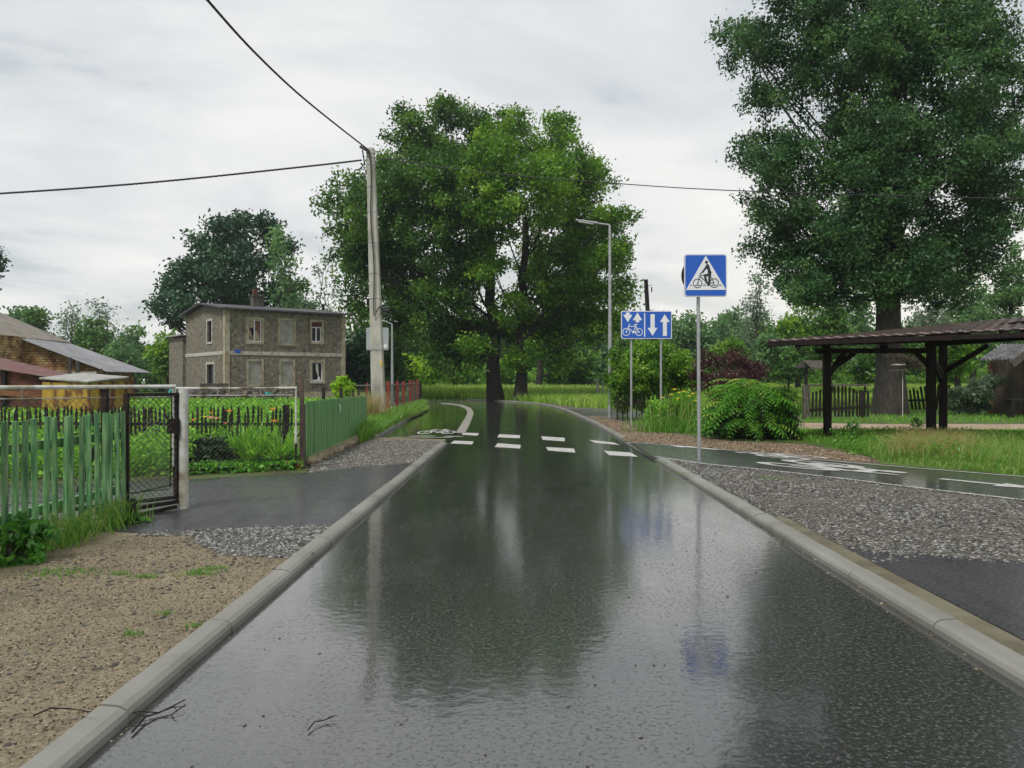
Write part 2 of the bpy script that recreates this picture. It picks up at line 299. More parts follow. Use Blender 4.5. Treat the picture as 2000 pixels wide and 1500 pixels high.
m_corr_brown = mat('old_fibre_cement', [(.10, .09, .075), (.17, .155, .13), (.22, .2, .17)], 1.2, .8, .4, 12, stretch=(1, 3, 1))
m_corr_red = mat('faded_red_sheet', [(.13, .12, .11), (.10, .045, .04), (.15, .06, .055), (.14, .10, .095)], 1.6, .5, .2, 12, stretch=(1, 3, 1))
m_tile = mat('red_brown_tile', [(.022, .018, .017), (.05, .03, .026), (.10, .06, .05)], 3, .35, .3, 12)
m_tilek = mat('dark_wet_tile', [(.03, .03, .03), (.1, .1, .1), (.25, .25, .26)], 4, .3, .3, 12)

lf_mid = leafmat('oak_leaves', (.012, .042, .006), (.045, .125, .014), (.15, .31, .035), .3)
lf_bright = leafmat('fresh_oak_leaves', (.022, .07, .006), (.08, .20, .014), (.24, .42, .035), .33)
lf_dark = leafmat('dark_oak_leaves', (.010, .032, .016), (.022, .066, .028), (.055, .14, .05), .15)
lf_blue = leafmat('blue_green_leaves', (.014, .046, .018), (.042, .115, .036), (.14, .27, .07), .3)
lf_pale = leafmat('pale_far_leaves', (.04, .10, .035), (.09, .19, .06), (.18, .32, .11), .35)
lf_yel = leafmat('yellow_green_leaves', (.10, .22, .012), (.22, .40, .025), (.38, .55, .05), .4)
lf_silver = leafmat('silver_leaves', (.05, .09, .05), (.12, .18, .10), (.25, .33, .20), .35)
lf_purple = leafmat('purple_leaves', (.025, .010, .012), (.06, .022, .026), (.13, .055, .05), .3)
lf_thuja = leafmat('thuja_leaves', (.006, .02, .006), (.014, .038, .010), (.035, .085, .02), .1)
lf_juni = leafmat('juniper_leaves', (.03, .06, .035), (.09, .14, .085), (.22, .29, .18), .2)
lf_crop = leafmat('crop_leaves', (.05, .17, .010), (.12, .31, .022), (.27, .54, .05), .35)
lf_meadow = leafmat('meadow_grass', (.08, .17, .018), (.19, .35, .04), (.42, .46, .13), .45)
lf_verge = leafmat('verge_grass', (.05, .16, .015), (.12, .25, .03), (.34, .35, .13), .35)
lf_dry = leafmat('dry_grass', (.14, .13, .04), (.27, .22, .08), (.38, .31, .14), .3)
lf_sumac = leafmat('sumac_leaves', (.03, .12, .012), (.085, .26, .018), (.30, .40, .05), .35)
lf_weed = leafmat('weed_leaves', (.025, .09, .015), (.06, .20, .025), (.16, .40, .05), .35)
lf_flow = leafmat('orange_petals', (.5, .13, .02), (.75, .23, .03), (.8, .45, .06), .4)
lf_pink = leafmat('pink_petals', (.5, .12, .12), (.7, .2, .17), (.75, .45, .35), .4)
lf_yflow = leafmat('yellow_petals', (.55, .45, .03), (.7, .58, .04), (.8, .7, .1), .4)
m_pebble = leafmat('gravel_stones', (.03, .03, .028), (.12, .116, .104), (.30, .295, .28), 0, .75, .2)
m_pebb = leafmat('brown_stones', (.03, .024, .016), (.14, .10, .06), (.38, .32, .22), 0, .8, .15)

# ------------------------------------------------------------------ foliage generators
def unit(n):
    v = RNG.normal(size=(n, 3)); return v/np.linalg.norm(v, axis=1, keepdims=True)
def leaf_quads(Pt, size, ratio=.55, up=0.0, fold=.18, dirs=None):
    n = len(Pt); sz = size*(.65+.7*RNG.random(n))[:, None]
    nr = unit(n)+np.array([0, 0, up]); nr /= np.linalg.norm(nr, axis=1, keepdims=True)
    d = dirs if dirs is not None else unit(n)
    d = d-nr*(d*nr).sum(1)[:, None]; d /= np.linalg.norm(d, axis=1, keepdims=True)+1e-6
    s = np.cross(nr, d)
    a = Pt-d*sz*.5; b = Pt+s*sz*ratio*.5+nr*sz*fold; c = Pt+d*sz*.5; e_ = Pt-s*sz*ratio*.5+nr*sz*fold
    V = np.stack([a, b, c, e_], 1).reshape(-1, 3); Fc = np.arange(4*n).reshape(n, 4)
    return V, Fc
def ball_points(lobes, cr, per, dens=1.0, flat=.75, shell=.5):
    """lobes (x,y,z,r): clumps around each lobe, leaves around each clump"""
    out_p = []; out_t = []; cl = []
    for (x, y, z, r) in lobes:
        k = max(3, int(dens*3.4*(r/cr)**2)); d = unit(k); rad = r*(shell+(1-shell)*RNG.random(k)**.6)
        rad *= 1+.16*np.sin(d[:, 0]*5+x)*np.cos(d[:, 2]*6+z)
        c = np.array([x, y, z])+d*rad[:, None]*np.array([1, 1, .9]); cl.append(c)
        m = per; pts = np.repeat(c, m, 0)+RNG.normal(size=(k*m, 3))*cr*.5*np.array([1, 1, flat])
        t = np.repeat(RNG.random(k)**1.3*.7, m)+RNG.random(k*m)*.3
        out_p.append(pts); out_t.append(t)
    return np.concatenate(out_p), np.concatenate(out_t), cl
def limb(mb, a, b, r0, r1, n=6, bend=.12, sides=6):
    a = np.array(a, float); b = np.array(b, float); Ld = np.linalg.norm(b-a); off = unit(1)[0]*Ld*bend; off[2] = abs(off[2])*.3-Ld*bend*.4
    pts = []; rs = []
    for i in range(n+1):
        t = i/n; p = a*(1-t)+b*t+off*math.sin(math.pi*t)+RNG.normal(size=3)*Ld*.012*(0 < i < n); pts.append(p); rs.append(r0*(1-t)+r1*t)
    mb.tube(pts, rs, sides, cap=False)
def tree(name, label, base, lobes, tr, mleaf, mbark, leaf=.25, cr=.8, per=80, dens=1.0, trunk_top=None, group=None, cat='tree', twigs=3, fork=None, lean=0, flare=1.35, up=.3, shell=.5, holes=None):
    bx, by = base[0], base[1]; bz = base[2] if len(base) > 2 else 0
    root = empty(name, (bx, by, bz), label, cat, group)
    pts, tn, cl = ball_points(lobes, cr, per, dens, shell=shell)
    V, Fc = leaf_quads(pts, leaf, up=up)
    link('crown', nmesh('crown', V, Fc, tn), mleaf, root)
    ls = np.array(lobes); zt = trunk_top if trunk_top else ls[:, 2].min()+.45*(ls[:, 2].max()-ls[:, 2].min())
    cx = ls[:, 0].mean(); cy = ls[:, 1].mean(); mb = MB(); top = np.array([bx*.88+cx*.12+lean, by*.85+cy*.15, zt])
    n = 9; sp = []; rs = []
    for i in range(n+1):
        t = i/n; sp.append(np.array([bx, by, bz])*(1-t)+top*t+RNG.normal(size=3)*tr*.18*np.array([1, 1, 0])*(0 < i < n))
        rs.append(tr*((flare-1)*math.exp(-t*14)+1-.5*t))
    mb.tube(sp, rs, 14, cap=False)
    for (c, lb) in zip(cl, lobes):
        f = min(.95, max(fork or .3, (lb[2]-bz-abs(lb[0]-bx)*.7)/(zt-bz)*.8)); k = min(n, max(2, int(f*n))); st = sp[k]
        rr = rs[k]*min(.42, 1.5/math.sqrt(len(lobes))); ct = np.array(lb[:3]); limb(mb, st, ct, rr, rr*.3)
        for j in range(min(twigs, len(c))): limb(mb, ct+(st-ct)*RNG.random()*.5, c[j], rr*.35, rr*.08, 4, .1, 4)
    mb.build('trunk', mbark, root, smooth=True)
    return root
def lobes_px(lst, Y):
    o = []
    for q in lst:
        px, py, r = q[:3]; dy = q[3] if len(q) > 3 else RNG.uniform(-1, 1)*r/F*Y*1.3
        rr = r/F*Y; yy = Y+dy; v = P(px, py, Y); o.append((v.x, yy, v.z, rr))
    return o
def auto_lobes(px, top, bot, w, Y, n=12, r=.3):
    """crown ellipsoid filled with lobes; px/top/bot/w in picture units at distance Y"""
    c = P(px, (top+bot)/2, Y); hw = w/2/F*Y; hh = (bot-top)/2/F*Y; o = []
    for i in range(n):
        d = unit(1)[0]*RNG.random()**.4; rr = r*min(hw, hh)*(.8+.5*RNG.random())*1.5
        q = max(0, 1-rr/hw); qz = max(.1, 1-rr/hh)
        o.append((c.x+d[0]*hw*q, c.y+d[1]*hw*q, c.z+d[2]*hh*qz, rr))
    o.append((c.x, c.y, c.z+hh*.72, min(hw, hh)*.3))
    return o
def in_poly(pts, poly):
    x = pts[:, 0]; y = pts[:, 1]; ins = np.zeros(len(pts), bool); n = len(poly); j = n-1
    for i in range(n):
        xi, yi = poly[i][:2]; xj, yj = poly[j][:2]
        with np.errstate(divide='ignore', invalid='ignore'):
            cc = ((yi > y) != (yj > y)) & (x < (xj-xi)*(y-yi)/(yj-yi+1e-12)+xi)
        ins ^= cc; j = i
    return ins
def scatter(poly, n, patch=0):
    """n points in a ground polygon, optionally clumped"""
    po = np.array([q[:2] for q in poly]); lo = po.min(0); hi = po.max(0); r = []; tot = 0
    cen = RNG.random((max(1, patch), 2))*(hi-lo)+lo
    while tot < n:
        if patch:
            p = cen[RNG.integers(0, patch, n*2)]+RNG.normal(size=(n*2, 2))*.35
        else: p = RNG.random((n*2, 2))*(hi-lo)+lo
        p = p[in_poly(p, po)]; r.append(p); tot += len(p)
        if len(r) > 60: break
    return np.concatenate(r)[:n]
def blades(xy, z0, h, w, lean=.35, tintb=0, hv=.5):
    """grass blades bent in two segments: quad strip of 2 quads"""
    n = len(xy); hh = h*(1-hv+2*hv*RNG.random(n)); a = RNG.random(n)*2*math.pi; dv = np.stack([np.cos(a), np.sin(a)], 1)
    ln = lean*RNG.random(n)[:, None]*hh[:, None]; b = RNG.random(n)*2*math.pi; s = np.stack([np.cos(b), np.sin(b)], 1)*w*(.6+.8*RNG.random(n))[:, None]/2
    z = np.full(n, z0) if np.isscalar(z0) else z0
    def v(o, zz_): return np.concatenate([xy+o, zz_[:, None]], 1)
    V = np.stack([v(-s, z), v(s, z), v(dv*ln*.35+s*.8, z+hh*.55), v(dv*ln*.35-s*.8, z+hh*.55), v(dv*ln*1.2+s*.1, z+hh*(1-.25*lean)), v(dv*ln*1.2-s*.1, z+hh*(1-.25*lean))], 1).reshape(-1, 3)
    i = np.arange(n)[:, None]*6; Fc = np.concatenate([i+np.array([[0, 1, 2, 3]]), i+np.array([[3, 2, 4, 5]])], 1).reshape(-1, 4)
    t = np.clip(RNG.random(n)*.8+tintb, 0, 1); return V, Fc, np.repeat(t, 2)
def stones(xy, z0, size, flat=.45):
    n = len(xy); base = np.array([[1, 0, 0], [0, 1, 0], [-1, 0, 0], [0, -1, 0], [.3, .3, .8], [-.3, -.2, .7]], float)
    sc = size*(.35+RNG.random(n)**2.2*1.3); a = RNG.random(n)*6.28; ca, sa = np.cos(a), np.sin(a)
    V = base[None]*(.6+.8*RNG.random((n, 6, 3))); V = V*sc[:, None, None]*np.array([1, .75, flat])
    x = V[..., 0]*ca[:, None]-V[..., 1]*sa[:, None]; y = V[..., 0]*sa[:, None]+V[..., 1]*ca[:, None]
    V = np.stack([x+xy[:, 0:1], y+xy[:, 1:2], V[..., 2]+z0], 2).reshape(-1, 3)
    f = np.array([[0, 1, 4], [1, 5, 4], [1, 2, 5], [2, 3, 5], [3, 4, 5], [3, 0, 4]]); Fc = (np.arange(n)[:, None, None]*6+f[None]).reshape(-1, 3)
    return V, Fc, np.repeat(RNG.random(n)**1.5, 6)
def stuff(name, V, Fc, t, m, label, cat): return tag(link(name, nmesh(name, V, Fc, t), m), label, cat, kind='stuff')
def join(*parts):
    Vs = []; Fs = []; Ts = []; o = 0
    for V, Fc, t in parts: Vs.append(V); Fs.append(Fc+o); Ts.append(t); o += len(V)
    return np.concatenate(Vs), np.concatenate(Fs), np.concatenate(Ts)

# ------------------------------------------------------------------ ground, road, kerbs
def slab(name, pts, z0, z1, m):
    mb = MB(); mb.prism([(p[0], p[1], z1) for p in pts], (0, 0, z0-z1)); o = mb.build(name, m); o['kind'] = 'structure'; return o
def sheet(name, pts, z, m, parent=None):
    mb = MB(); mb.poly([(p[0], p[1], z) for p in pts]); o = mb.build(name, m, parent)
    if parent is None: o['kind'] = 'structure'
    return o
sheet('ground', [(-900, -300), (900, -300), (900, 1500), (-900, 1500)], -.03, m_turf)
LK = [(-1.72, -4), (-1.682, 3.09), (-1.62, 9), (-1.5, 19.45)]
LK2 = [(-3.45, 20.3), (-3.6, 24.4), (-4.07, 33.4), (-4.26, 40.3), (-4.55, 43.3), (-5.16, 46.8)]
LK3 = [(-9, 57), (-20, 60), (-90, 62)]
RK = [(2.36, -4), (2.487, 3.88), (2.6, 10), (2.68, 15.5), (2.70, 19.5), (2.79, 27.2), (2.6, 38), (2.35, 43.5), (1.6, 49.8), (0, 54.4), (-1.3, 57), (-3.8, 60), (-6.8, 62.4), (-20, 66), (-90, 68)]
road = sheet('road', LK+LK2+LK3+RK[::-1], 0, m_road)
def offs(pl, d):
    o = []
    for i, p in enumerate(pl):
        a = Vector(pl[max(i-1, 0)]); b = Vector(pl[min(i+1, len(pl)-1)]); t = (b-a).normalized(); o.append((p[0]-t.y*d, p[1]+t.x*d))
    return o
LV = .05
left_land = offs(LK, .1)+[(-3.6, 20.25)]+offs(LK2, .1)[1:]+offs(LK3, .1)
slab('left_verge', left_land+[(-90, -4)], -.03, LV, m_sand)
slab('right_verge', offs(RK[:9], -.1)+[(3, 52), (90, 52), (90, -4)], -.03, LV, m_grav)
def resample(pl, step):
    pts = [Vector(p) for p in pl]; o = [pts[0]]; carry = 0; 
    for a, b in zip(pts, pts[1:]):
        L_ = (b-a).length; d = step-carry
        while d <= L_: o.append(a+(b-a)*(d/L_)); d += step
        carry = L_-(d-step)
    return o
def kerb(name, pl, side, m, hgt=.1, width=.15, step=1.25, gap=.007, hfun=None):
    """stones end to end; side +1 = left of the walking direction"""
    pts = resample(pl, step); mb = MB()
    for a, b in zip(pts, pts[1:]):
        t = (b-a).normalized(); nrm = Vector((-t.y, t.x))*side; a2 = a+t*gap; b2 = b-t*gap; dz = random.uniform(-.004, .004); h = (hfun((a.y+b.y)/2) if hfun else hgt)+dz; j = random.uniform(-.003, .003)
        prof = [(0, -.02), (0, h*.45), (.012, h*.72), (.04, h*.94), (.075, h), (width, h+.003), (width, -.02)]
        i = len(mb.v)
        for q in (a2, b2):
            for (o_, z) in prof: w = q+nrm*(o_+j); mb.v.append((w.x, w.y, z))
        n = len(prof)
        for k in range(n-1): mb.f.append((i+k, i+k+1, i+n+k+1, i+n+k) if side > 0 else (i+k, i+n+k, i+n+k+1, i+k+1))
        mb.f += [tuple(range(i, i+n)), tuple(range(i+n, i+2*n))[::-1]]
    o = mb.build(name, m); tag(o, kind='structure'); return o
kerb('left_kerb', LK, 1, m_conc, .075, .13)
kerb('left_kerb_far', LK2, 1, m_conc, .1, .16)
def rh(y): return .035 if 14.8 < y < 19.5 else .075
kerb('right_kerb', [(x, y) for x, y in RK[:12]], -1, m_conc, width=.135, hfun=rh)
slab('kerb_backing', [(2.36+.14, -4), (2.487+.137, 3.88), (2.545+.137, 8.3), (2.545+.3, 8.3), (2.487+.3, 3.88), (2.36+.3, -4)], 0, .074, m_conc2)

# sheets laid on the verges
def gp(lst, z=LV): return [G(x, y, z)[:2] for x, y in lst]
drive = gp([(280, 1043), (400, 1036), (560, 1032), (648, 1028), (806, 905), (700, 912), (600, 924), (350, 938), (100, 948), (-500, 950), (-500, 1060), (-100, 1080), (120, 1046), (200, 1036)])
sheet('driveway', drive, LV+.006, m_drive)
sheet('driveway_gravel', gp([(395, 1036), (560, 1031), (650, 1027), (572, 1078), (470, 1070), (400, 1052)]), LV+.004, m_grav)
gravL = gp([(806, 905), (868, 862), (740, 859), (690, 872), (600, 908), (600, 924), (700, 913)])
sheet('junction_gravel', gravL, LV+.004, m_grav)
garden = gp([(350, 938), (600, 924), (612, 905), (700, 868), (742, 838), (800, 818), (828, 806)])+[(-9.3, 56.6), (-20, 59.5), (-88, 61.5), (-88, 12)]+gp([(-500, 951), (100, 949)])
sheet('garden_soil', garden, LV+.004, m_soil)
cyc_up = [(1228, 864), (1330, 871), (1430, 880), (1600, 898), (1800, 915), (2000, 931), (2500, 968)]
cyc_lo = [(1275, 893), (1370, 907), (1500, 920), (1640, 936), (1800, 956), (2000, 979), (2500, 1040)]
path_poly = gp(cyc_up)+gp(cyc_lo)[::-1]
cyc = sheet('cycle_path', path_poly, LV+.006, m_path)
near_patch = [(2.80, -4), (2.86, 6.9), (3.6, 6.55), (4.6, 6.1), (8, 5.6), (8, -4)]
sheet('asphalt_patch', near_patch, LV+.006, m_drive)
sheet('side_path', gp([(1108, 799), (1130, 812), (1196, 812), (1260, 815), (1260, 806), (1180, 802)]), LV+.006, m_drive)
brown = gp([(1150, 812), (1222, 862), (1330, 870), (1430, 879), (1600, 896), (1720, 905), (1700, 893), (1570, 868), (1420, 862), (1300, 845), (1210, 822)])
sheet('bare_soil', brown, LV+.004, m_brown)
grassR = gp([(1720, 907), (2000, 930), (2600, 970), (2600, 760), (1500, 757), (1240, 795), (1205, 818), (1300, 843), (1420, 860), (1570, 866), (1700, 892)])
sheet('grass_verge', grassR, LV+.005, m_vsoil)
sheet('dirt_track', gp([(1560, 826), (1700, 829), (2000, 829), (2500, 824), (2500, 838), (2000, 842), (1760, 842), (1560, 838)]), LV+.011, m_dirt)
grassF = gp([(742, 836), (800, 815), (836, 801), (835, 797), (822, 797), (790, 808), (745, 826)])
sheet('kerb_grass', grassF, LV+.009, m_turf)

# ------------------------------------------------------------------ painted symbols
class Flat:
    """2-D shapes collected as closed polygons, later laid on a plane"""
    def __init__(s): s.p = []
    def line(s, pts, w):
        for a, b in zip(pts, pts[1:]):
            dx_, dy_ = b[0]-a[0], b[1]-a[1]; l_ = math.hypot(dx_, dy_) or 1; nx, ny = -dy_/l_*w/2, dx_/l_*w/2
            s.p.append([(a[0]+nx, a[1]+ny), (b[0]+nx, b[1]+ny), (b[0]-nx, b[1]-ny), (a[0]-nx, a[1]-ny)])
        for a in pts[1:-1]: s.disc(a, w/2, 8)
        return s
    def disc(s, c, r, n=20): s.p.append([(c[0]+r*math.cos(6.2832*i/n), c[1]+r*math.sin(6.2832*i/n)) for i in range(n)]); return s
    def ring(s, c, r, w, n=32):
        for i in range(n):
            a, b = 6.28319*i/n, 6.28319*(i+1)/n; ro, ri = r+w/2, r-w/2
            s.p.append([(c[0]+ro*math.cos(a), c[1]+ro*math.sin(a)), (c[0]+ro*math.cos(b), c[1]+ro*math.sin(b)), (c[0]+ri*math.cos(b), c[1]+ri*math.sin(b)), (c[0]+ri*math.cos(a), c[1]+ri*math.sin(a))])
        return s
    def poly(s, pts): s.p.append(list(pts)); return s
    def build(s, name, m, fn, parent=None, th=None):
        mb = MB()
        for i, q in enumerate(s.p):
            e_ = Vector((0, 0, 0)) if th is None else Vector(th)*(i*.00002)
            mb.poly([Vector(fn(*a))+e_+Vector((0, 0, (i*.00003) if th is None else 0)) for a in q])
        return mb.build(name, m, parent)
def bike(f, w=8):
    f.ring((357, 1122), 45, w).ring((522, 1122), 45, w).disc((357, 1122), 10).disc((522, 1122), 10)
    f.line([(357, 1122), (392, 1035), (398, 1020), (410, 1017)], w).line([(385, 1050), (478, 1050)], w).line([(378, 1060), (448, 1125)], w)
    f.line([(486, 1030), (448, 1125), (522, 1122), (480, 1050)], w).line([(455, 1027), (502, 1027)], w*1.3).disc((449, 1125), 15)
    return f
# crossing marks: white blocks, each its own part of the road
marks = [[(887, 860.5), (925, 862), (922, 868), (879, 866)], [(975, 848), (1016, 850), (1015, 856), (971, 854)], [(972, 865.5), (1017, 869), (1016, 876), (966, 873)],
         [(904, 845), (936, 846), (932, 851), (902, 849)], [(1057, 852), (1103, 855), (1103, 862), (1060, 859)], [(1066, 873), (1121, 876), (1124, 884), (1071, 880)], [(1150, 859), (1198, 864), (1211, 869), (1163, 865)], [(1179, 880), (1232, 884), (1246, 892), (1190, 889)]]
for mk_ in marks: sheet('crossing_mark', gp(mk_, .004), .004, m_white, road)
sep_l = [(890, 845), (900, 830), (909, 815), (913, 806), (910, 799), (898, 793), (880, 790), (860, 788.5)]
sep_r = [(908, 846), (916, 831), (923, 814), (925, 806), (920, 797), (905, 791), (885, 788.3), (862, 787)]
mb = MB()
a_ = gp(sep_l, .004); b_ = gp(sep_r, .004)
for i in range(len(a_)-1): mb.poly([(*a_[i], .004), (*b_[i], .004), (*b_[i+1], .004), (*a_[i+1], .004)])
mb.build('lane_divider', m_cream, road)
f = bike(Flat(), 13)
f.build('bicycle_symbol', m_white, lambda u, v: (-2.15+(u-440)/260*1.05, 23.3+(1085-v)/150*2.0, .005), road)
f = Flat().poly([(0, 0), (1.6, 0), (1.6, .12), (0, .12)]).poly([(.35, .45), (1.0, .45), (1.15, .62), (.5, .62)]).poly([(1.3, .35), (1.9, .3), (1.75, .5), (1.45, .55)])
f.build('arrow_marking', m_white, lambda u, v: (-3.15+u*1.0, 20.75+v, .005), road)
pd = Vector((4.33, -6.1)).normalized(); pn = Vector((-pd.y, pd.x))
def onpath(cx, cy, w, l, flip=1, zz_=LV+.011):
    return lambda u, v: (cx+flip*(pd.x*(1085-v)/150*l+pn.x*(u-440)/260*w), cy+flip*(pd.y*(1085-v)/150*l+pn.y*(u-440)/260*w), zz_)
bike(Flat(), 19).build('bicycle_symbol', m_white, onpath(5.35, 13.1, 1.1, 2.2), cyc)
bike(Flat(), 15).build('bicycle_symbol', m_white, onpath(5.0, 15.35, .85, 1.7, -1), cyc)
for sgn, (x, y) in ((1, (6.25, 11.65)), (-1, (4.25, 16.5))):
    Flat().poly([(-.06, 0), (.06, 0), (.06, .8), (-.06, .8)]).poly([(-.22, .8), (.22, .8), (0, 1.35)]).build('arrow_marking', m_white, lambda u, v: (x+pn.x*u+pd.x*sgn*v, y+pn.y*u+pd.y*sgn*v, LV+.011), cyc)
def edge_line(pl, d, w, name, m):
    a = [Vector(p) for p in gp(pl)]; mb = MB(); l1 = offs(a, d); l2 = offs(a, d+w)
    for i in range(len(a)-1): mb.poly([(*l1[i], LV+.0105), (*l1[i+1], LV+.0105), (*l2[i+1], LV+.0105), (*l2[i], LV+.0105)])
    mb.build(name, m, cyc)
edge_line(cyc_lo, .03, .07, 'edge_line', m_white); edge_line(cyc_up, -.10, .06, 'edge_line', m_white)

# ------------------------------------------------------------------ scattered ground detail
cyc_lo_w = gp(cyc_lo)
xy = scatter([(2.7, 6.2), (2.75, 9), (2.8, 14.8)]+gp([(1370, 908), (1500, 921), (1640, 938), (1800, 958), (2000, 982), (2300, 1018)])+[(9, 5.8), (5, 6.2), (3.7, 6.7)], 60000)
den = .5+.5*np.sin(xy[:, 0]*2.3+np.sin(xy[:, 1]*1.7)*1.5)*np.cos(xy[:, 1]*1.3+xy[:, 0]); xy = xy[RNG.random(len(xy)) < .12+.75*den]
stuff('gravel', *stones(xy, LV+.004, .016), m_pebble, 'grey crushed stone scattered over the verge between kerb and cycle path', 'gravel')
xy = scatter(gp([(395, 1036), (560, 1029), (650, 1026), (560, 1090), (440, 1085), (380, 1060)]), 6000)
xy2 = scatter(gravL, 7000)
stuff('gravel', *stones(np.concatenate([xy, xy2]), LV+.004, .02), m_pebble, 'loose grey stones at both edges of the driveway asphalt', 'gravel')
sandp = [(-1.86, 2), (-1.8, 7.2)]+gp([(520, 1080), (380, 1060), (270, 1046), (150, 1080), (-200, 1180)])+[(-5, 2)]
xy = scatter(sandp, 26000)
stuff('pebbles', *stones(xy, LV+.002, .006, .6), m_pebb, 'brown and grey pebbles strewn in the sandy left verge', 'pebbles')
xy = scatter(sandp, 1000, 24); V, Fc, t = stones(xy, LV+.002, .017, .4); stuff('stone_chips', V, Fc, t*.45, m_pebble, 'dark stone chips scattered in the sand by the left kerb', 'stone chips')
def fringe(pl, n, wd):
    a = resample([Vector(p) for p in pl], .02); i = RNG.integers(0, len(a), n); return np.array([tuple(a[k]) for k in i])+RNG.normal(size=(n, 2))*wd
fr1 = fringe(gp([(280, 1046), (400, 1039), (560, 1033), (648, 1029)]), 1100, .06); fr2 = fringe(gp([(395, 1040), (400, 1055), (470, 1072), (572, 1082)]), 1500, .09); fr3 = fringe([(2.92, 6.9), (3.6, 6.55), (4.6, 6.1), (7.5, 5.65)], 2600, .07); fr4 = fringe(cyc_lo_w, 2600, .05)
stuff('spilled_gravel', *stones(np.concatenate([fr1, fr2, fr3, fr4]), LV+.008, .014), m_pebble, 'loose stones spilled over the asphalt edges', 'gravel')
fr = np.concatenate([fringe([(-1.68, 3), (-1.66, 9), (-1.53, 19)], 260, .035), fringe([(2.46, 3.9), (2.58, 10), (2.66, 15.5)], 300, .035)]); stuff('gutter_grit', *stones(fr, .001, .009), m_pebb, 'grit washed into the gutters along both kerbs', 'grit')
xy = scatter(brown, 14000); stuff('rubble', *stones(xy, LV+.004, .017, .6), m_pebb, 'small brown rubble on bare soil beside the right kerb bend', 'rubble')
xy = scatter([(-1.5, 2.5), (2.4, 2.5), (2.6, 18), (-1.4, 18)], 700); V, Fc, t = stones(xy, .001, .0075, .6)
stuff('grit', V, Fc, t*.3, m_pebble, 'dark grit lying on the wet road', 'grit')

# ------------------------------------------------------------------ grass and ground cover
def meadow():
    parts = []
    for (y0, y1, n, h, w) in ((63, 72, 26000, .75, .10), (72, 90, 26000, .9, .16), (90, 130, 18000, 1.0, .3)):
        x0, x1 = -.13*y0, .62*y1
        xy = RNG.random((n, 2))*np.array([x1-x0, y1-y0])+np.array([x0, y0])
        parts.append(blades(xy, -.03, h, w, .6, .12*RNG.standard_normal()))
    xy = scatter([(2.0, 50.5), (0.4, 55), (-1, 58), (-4, 61.5), (-4, 64), (34, 64), (34, 40), (7, 36), (3.2, 42)], 26000)
    parts.append(blades(xy, 0, .5, .08, .6, .05))
    return join(*parts)
stuff('meadow_grass', *meadow(), lf_meadow, 'tall bright green meadow grass beyond the road bend', 'meadow grass')
xy = scatter([G(1720, 905)[:2], G(2000, 928)[:2], G(2400, 950)[:2], G(2400, 858)[:2], G(1850, 852)[:2], G(1580, 850)[:2], G(1570, 868)[:2], G(1690, 893)[:2]], 30000)
pa = blades(xy, LV, .16, .012, 1.3, -.1, .7)
xy = scatter([G(1680, 890)[:2], G(1720, 905)[:2], G(2000, 928)[:2], G(2400, 950)[:2], G(2400, 905)[:2], G(1850, 870)[:2]], 14000)
hm = .55+.45*np.sin(xy[:, 0]*3.1+np.sin(xy[:, 1]*2.7)*2)*np.cos(xy[:, 1]*2.2); xy = xy[RNG.random(len(xy)) < .3+.7*hm]; pb = blades(xy, LV, .34, .011, 1.2, .15, .8)
xyl = scatter([G(1660, 895)[:2], G(2000, 935)[:2], G(2400, 955)[:2], G(2400, 875)[:2], G(1600, 858)[:2]], 9000, 90); Vl, Fl = leaf_quads(np.column_stack([xyl, LV+RNG.random(len(xyl))**1.5*.32]), .07, .5, up=.8); pc = (Vl, Fl, RNG.random(len(Vl)//4)*.4)
xye = scatter([G(1690, 894)[:2], G(1720, 910)[:2], G(2000, 936)[:2], G(2400, 962)[:2], G(2400, 950)[:2], G(2000, 925)[:2]], 5000, 60); pd_ = blades(xye, LV, .12, .009, 1.4, .1, .8)
stuff('verge_grass', *join(pa, pb, pc, pd_), lf_verge, 'tall wild grass between cycle path and carport', 'grass')
xy = scatter([G(1740, 905)[:2], G(1900, 915)[:2], G(1900, 875)[:2], G(1760, 870)[:2]], 4200, 20)
stuff('dry_grass', *blades(xy, LV, .42, .007, 1.1, .1), lf_dry, 'straw coloured dry grass in front of the carport posts', 'dry grass')
xy = scatter(gp([(1570, 828), (1700, 826), (2000, 826), (2500, 820), (2500, 775), (1540, 775)]), 30000)
xy_b = scatter(gp([(1570, 862), (1700, 852), (2300, 866), (2300, 843), (1560, 841)]), 12000)
stuff('lawn_grass', *join(blades(xy, LV, .12, .03, .8, 0), blades(xy_b, LV, .10, .018, .8, 0)), lf_crop, 'short bright lawn around the big trunk and dirt track', 'lawn')
xy = scatter(grassF, 9000); xy2 = scatter(gp([(740, 850), (700, 868), (705, 850), (742, 826), (800, 805), (828, 793), (828, 800)]), 6000)
stuff('kerb_grass', *join(blades(xy, LV, .16, .03, .9, .1), blades(xy2, LV, .4, .035, .7, 0)), lf_verge, 'grass strip between red post fence and far kerb', 'grass')
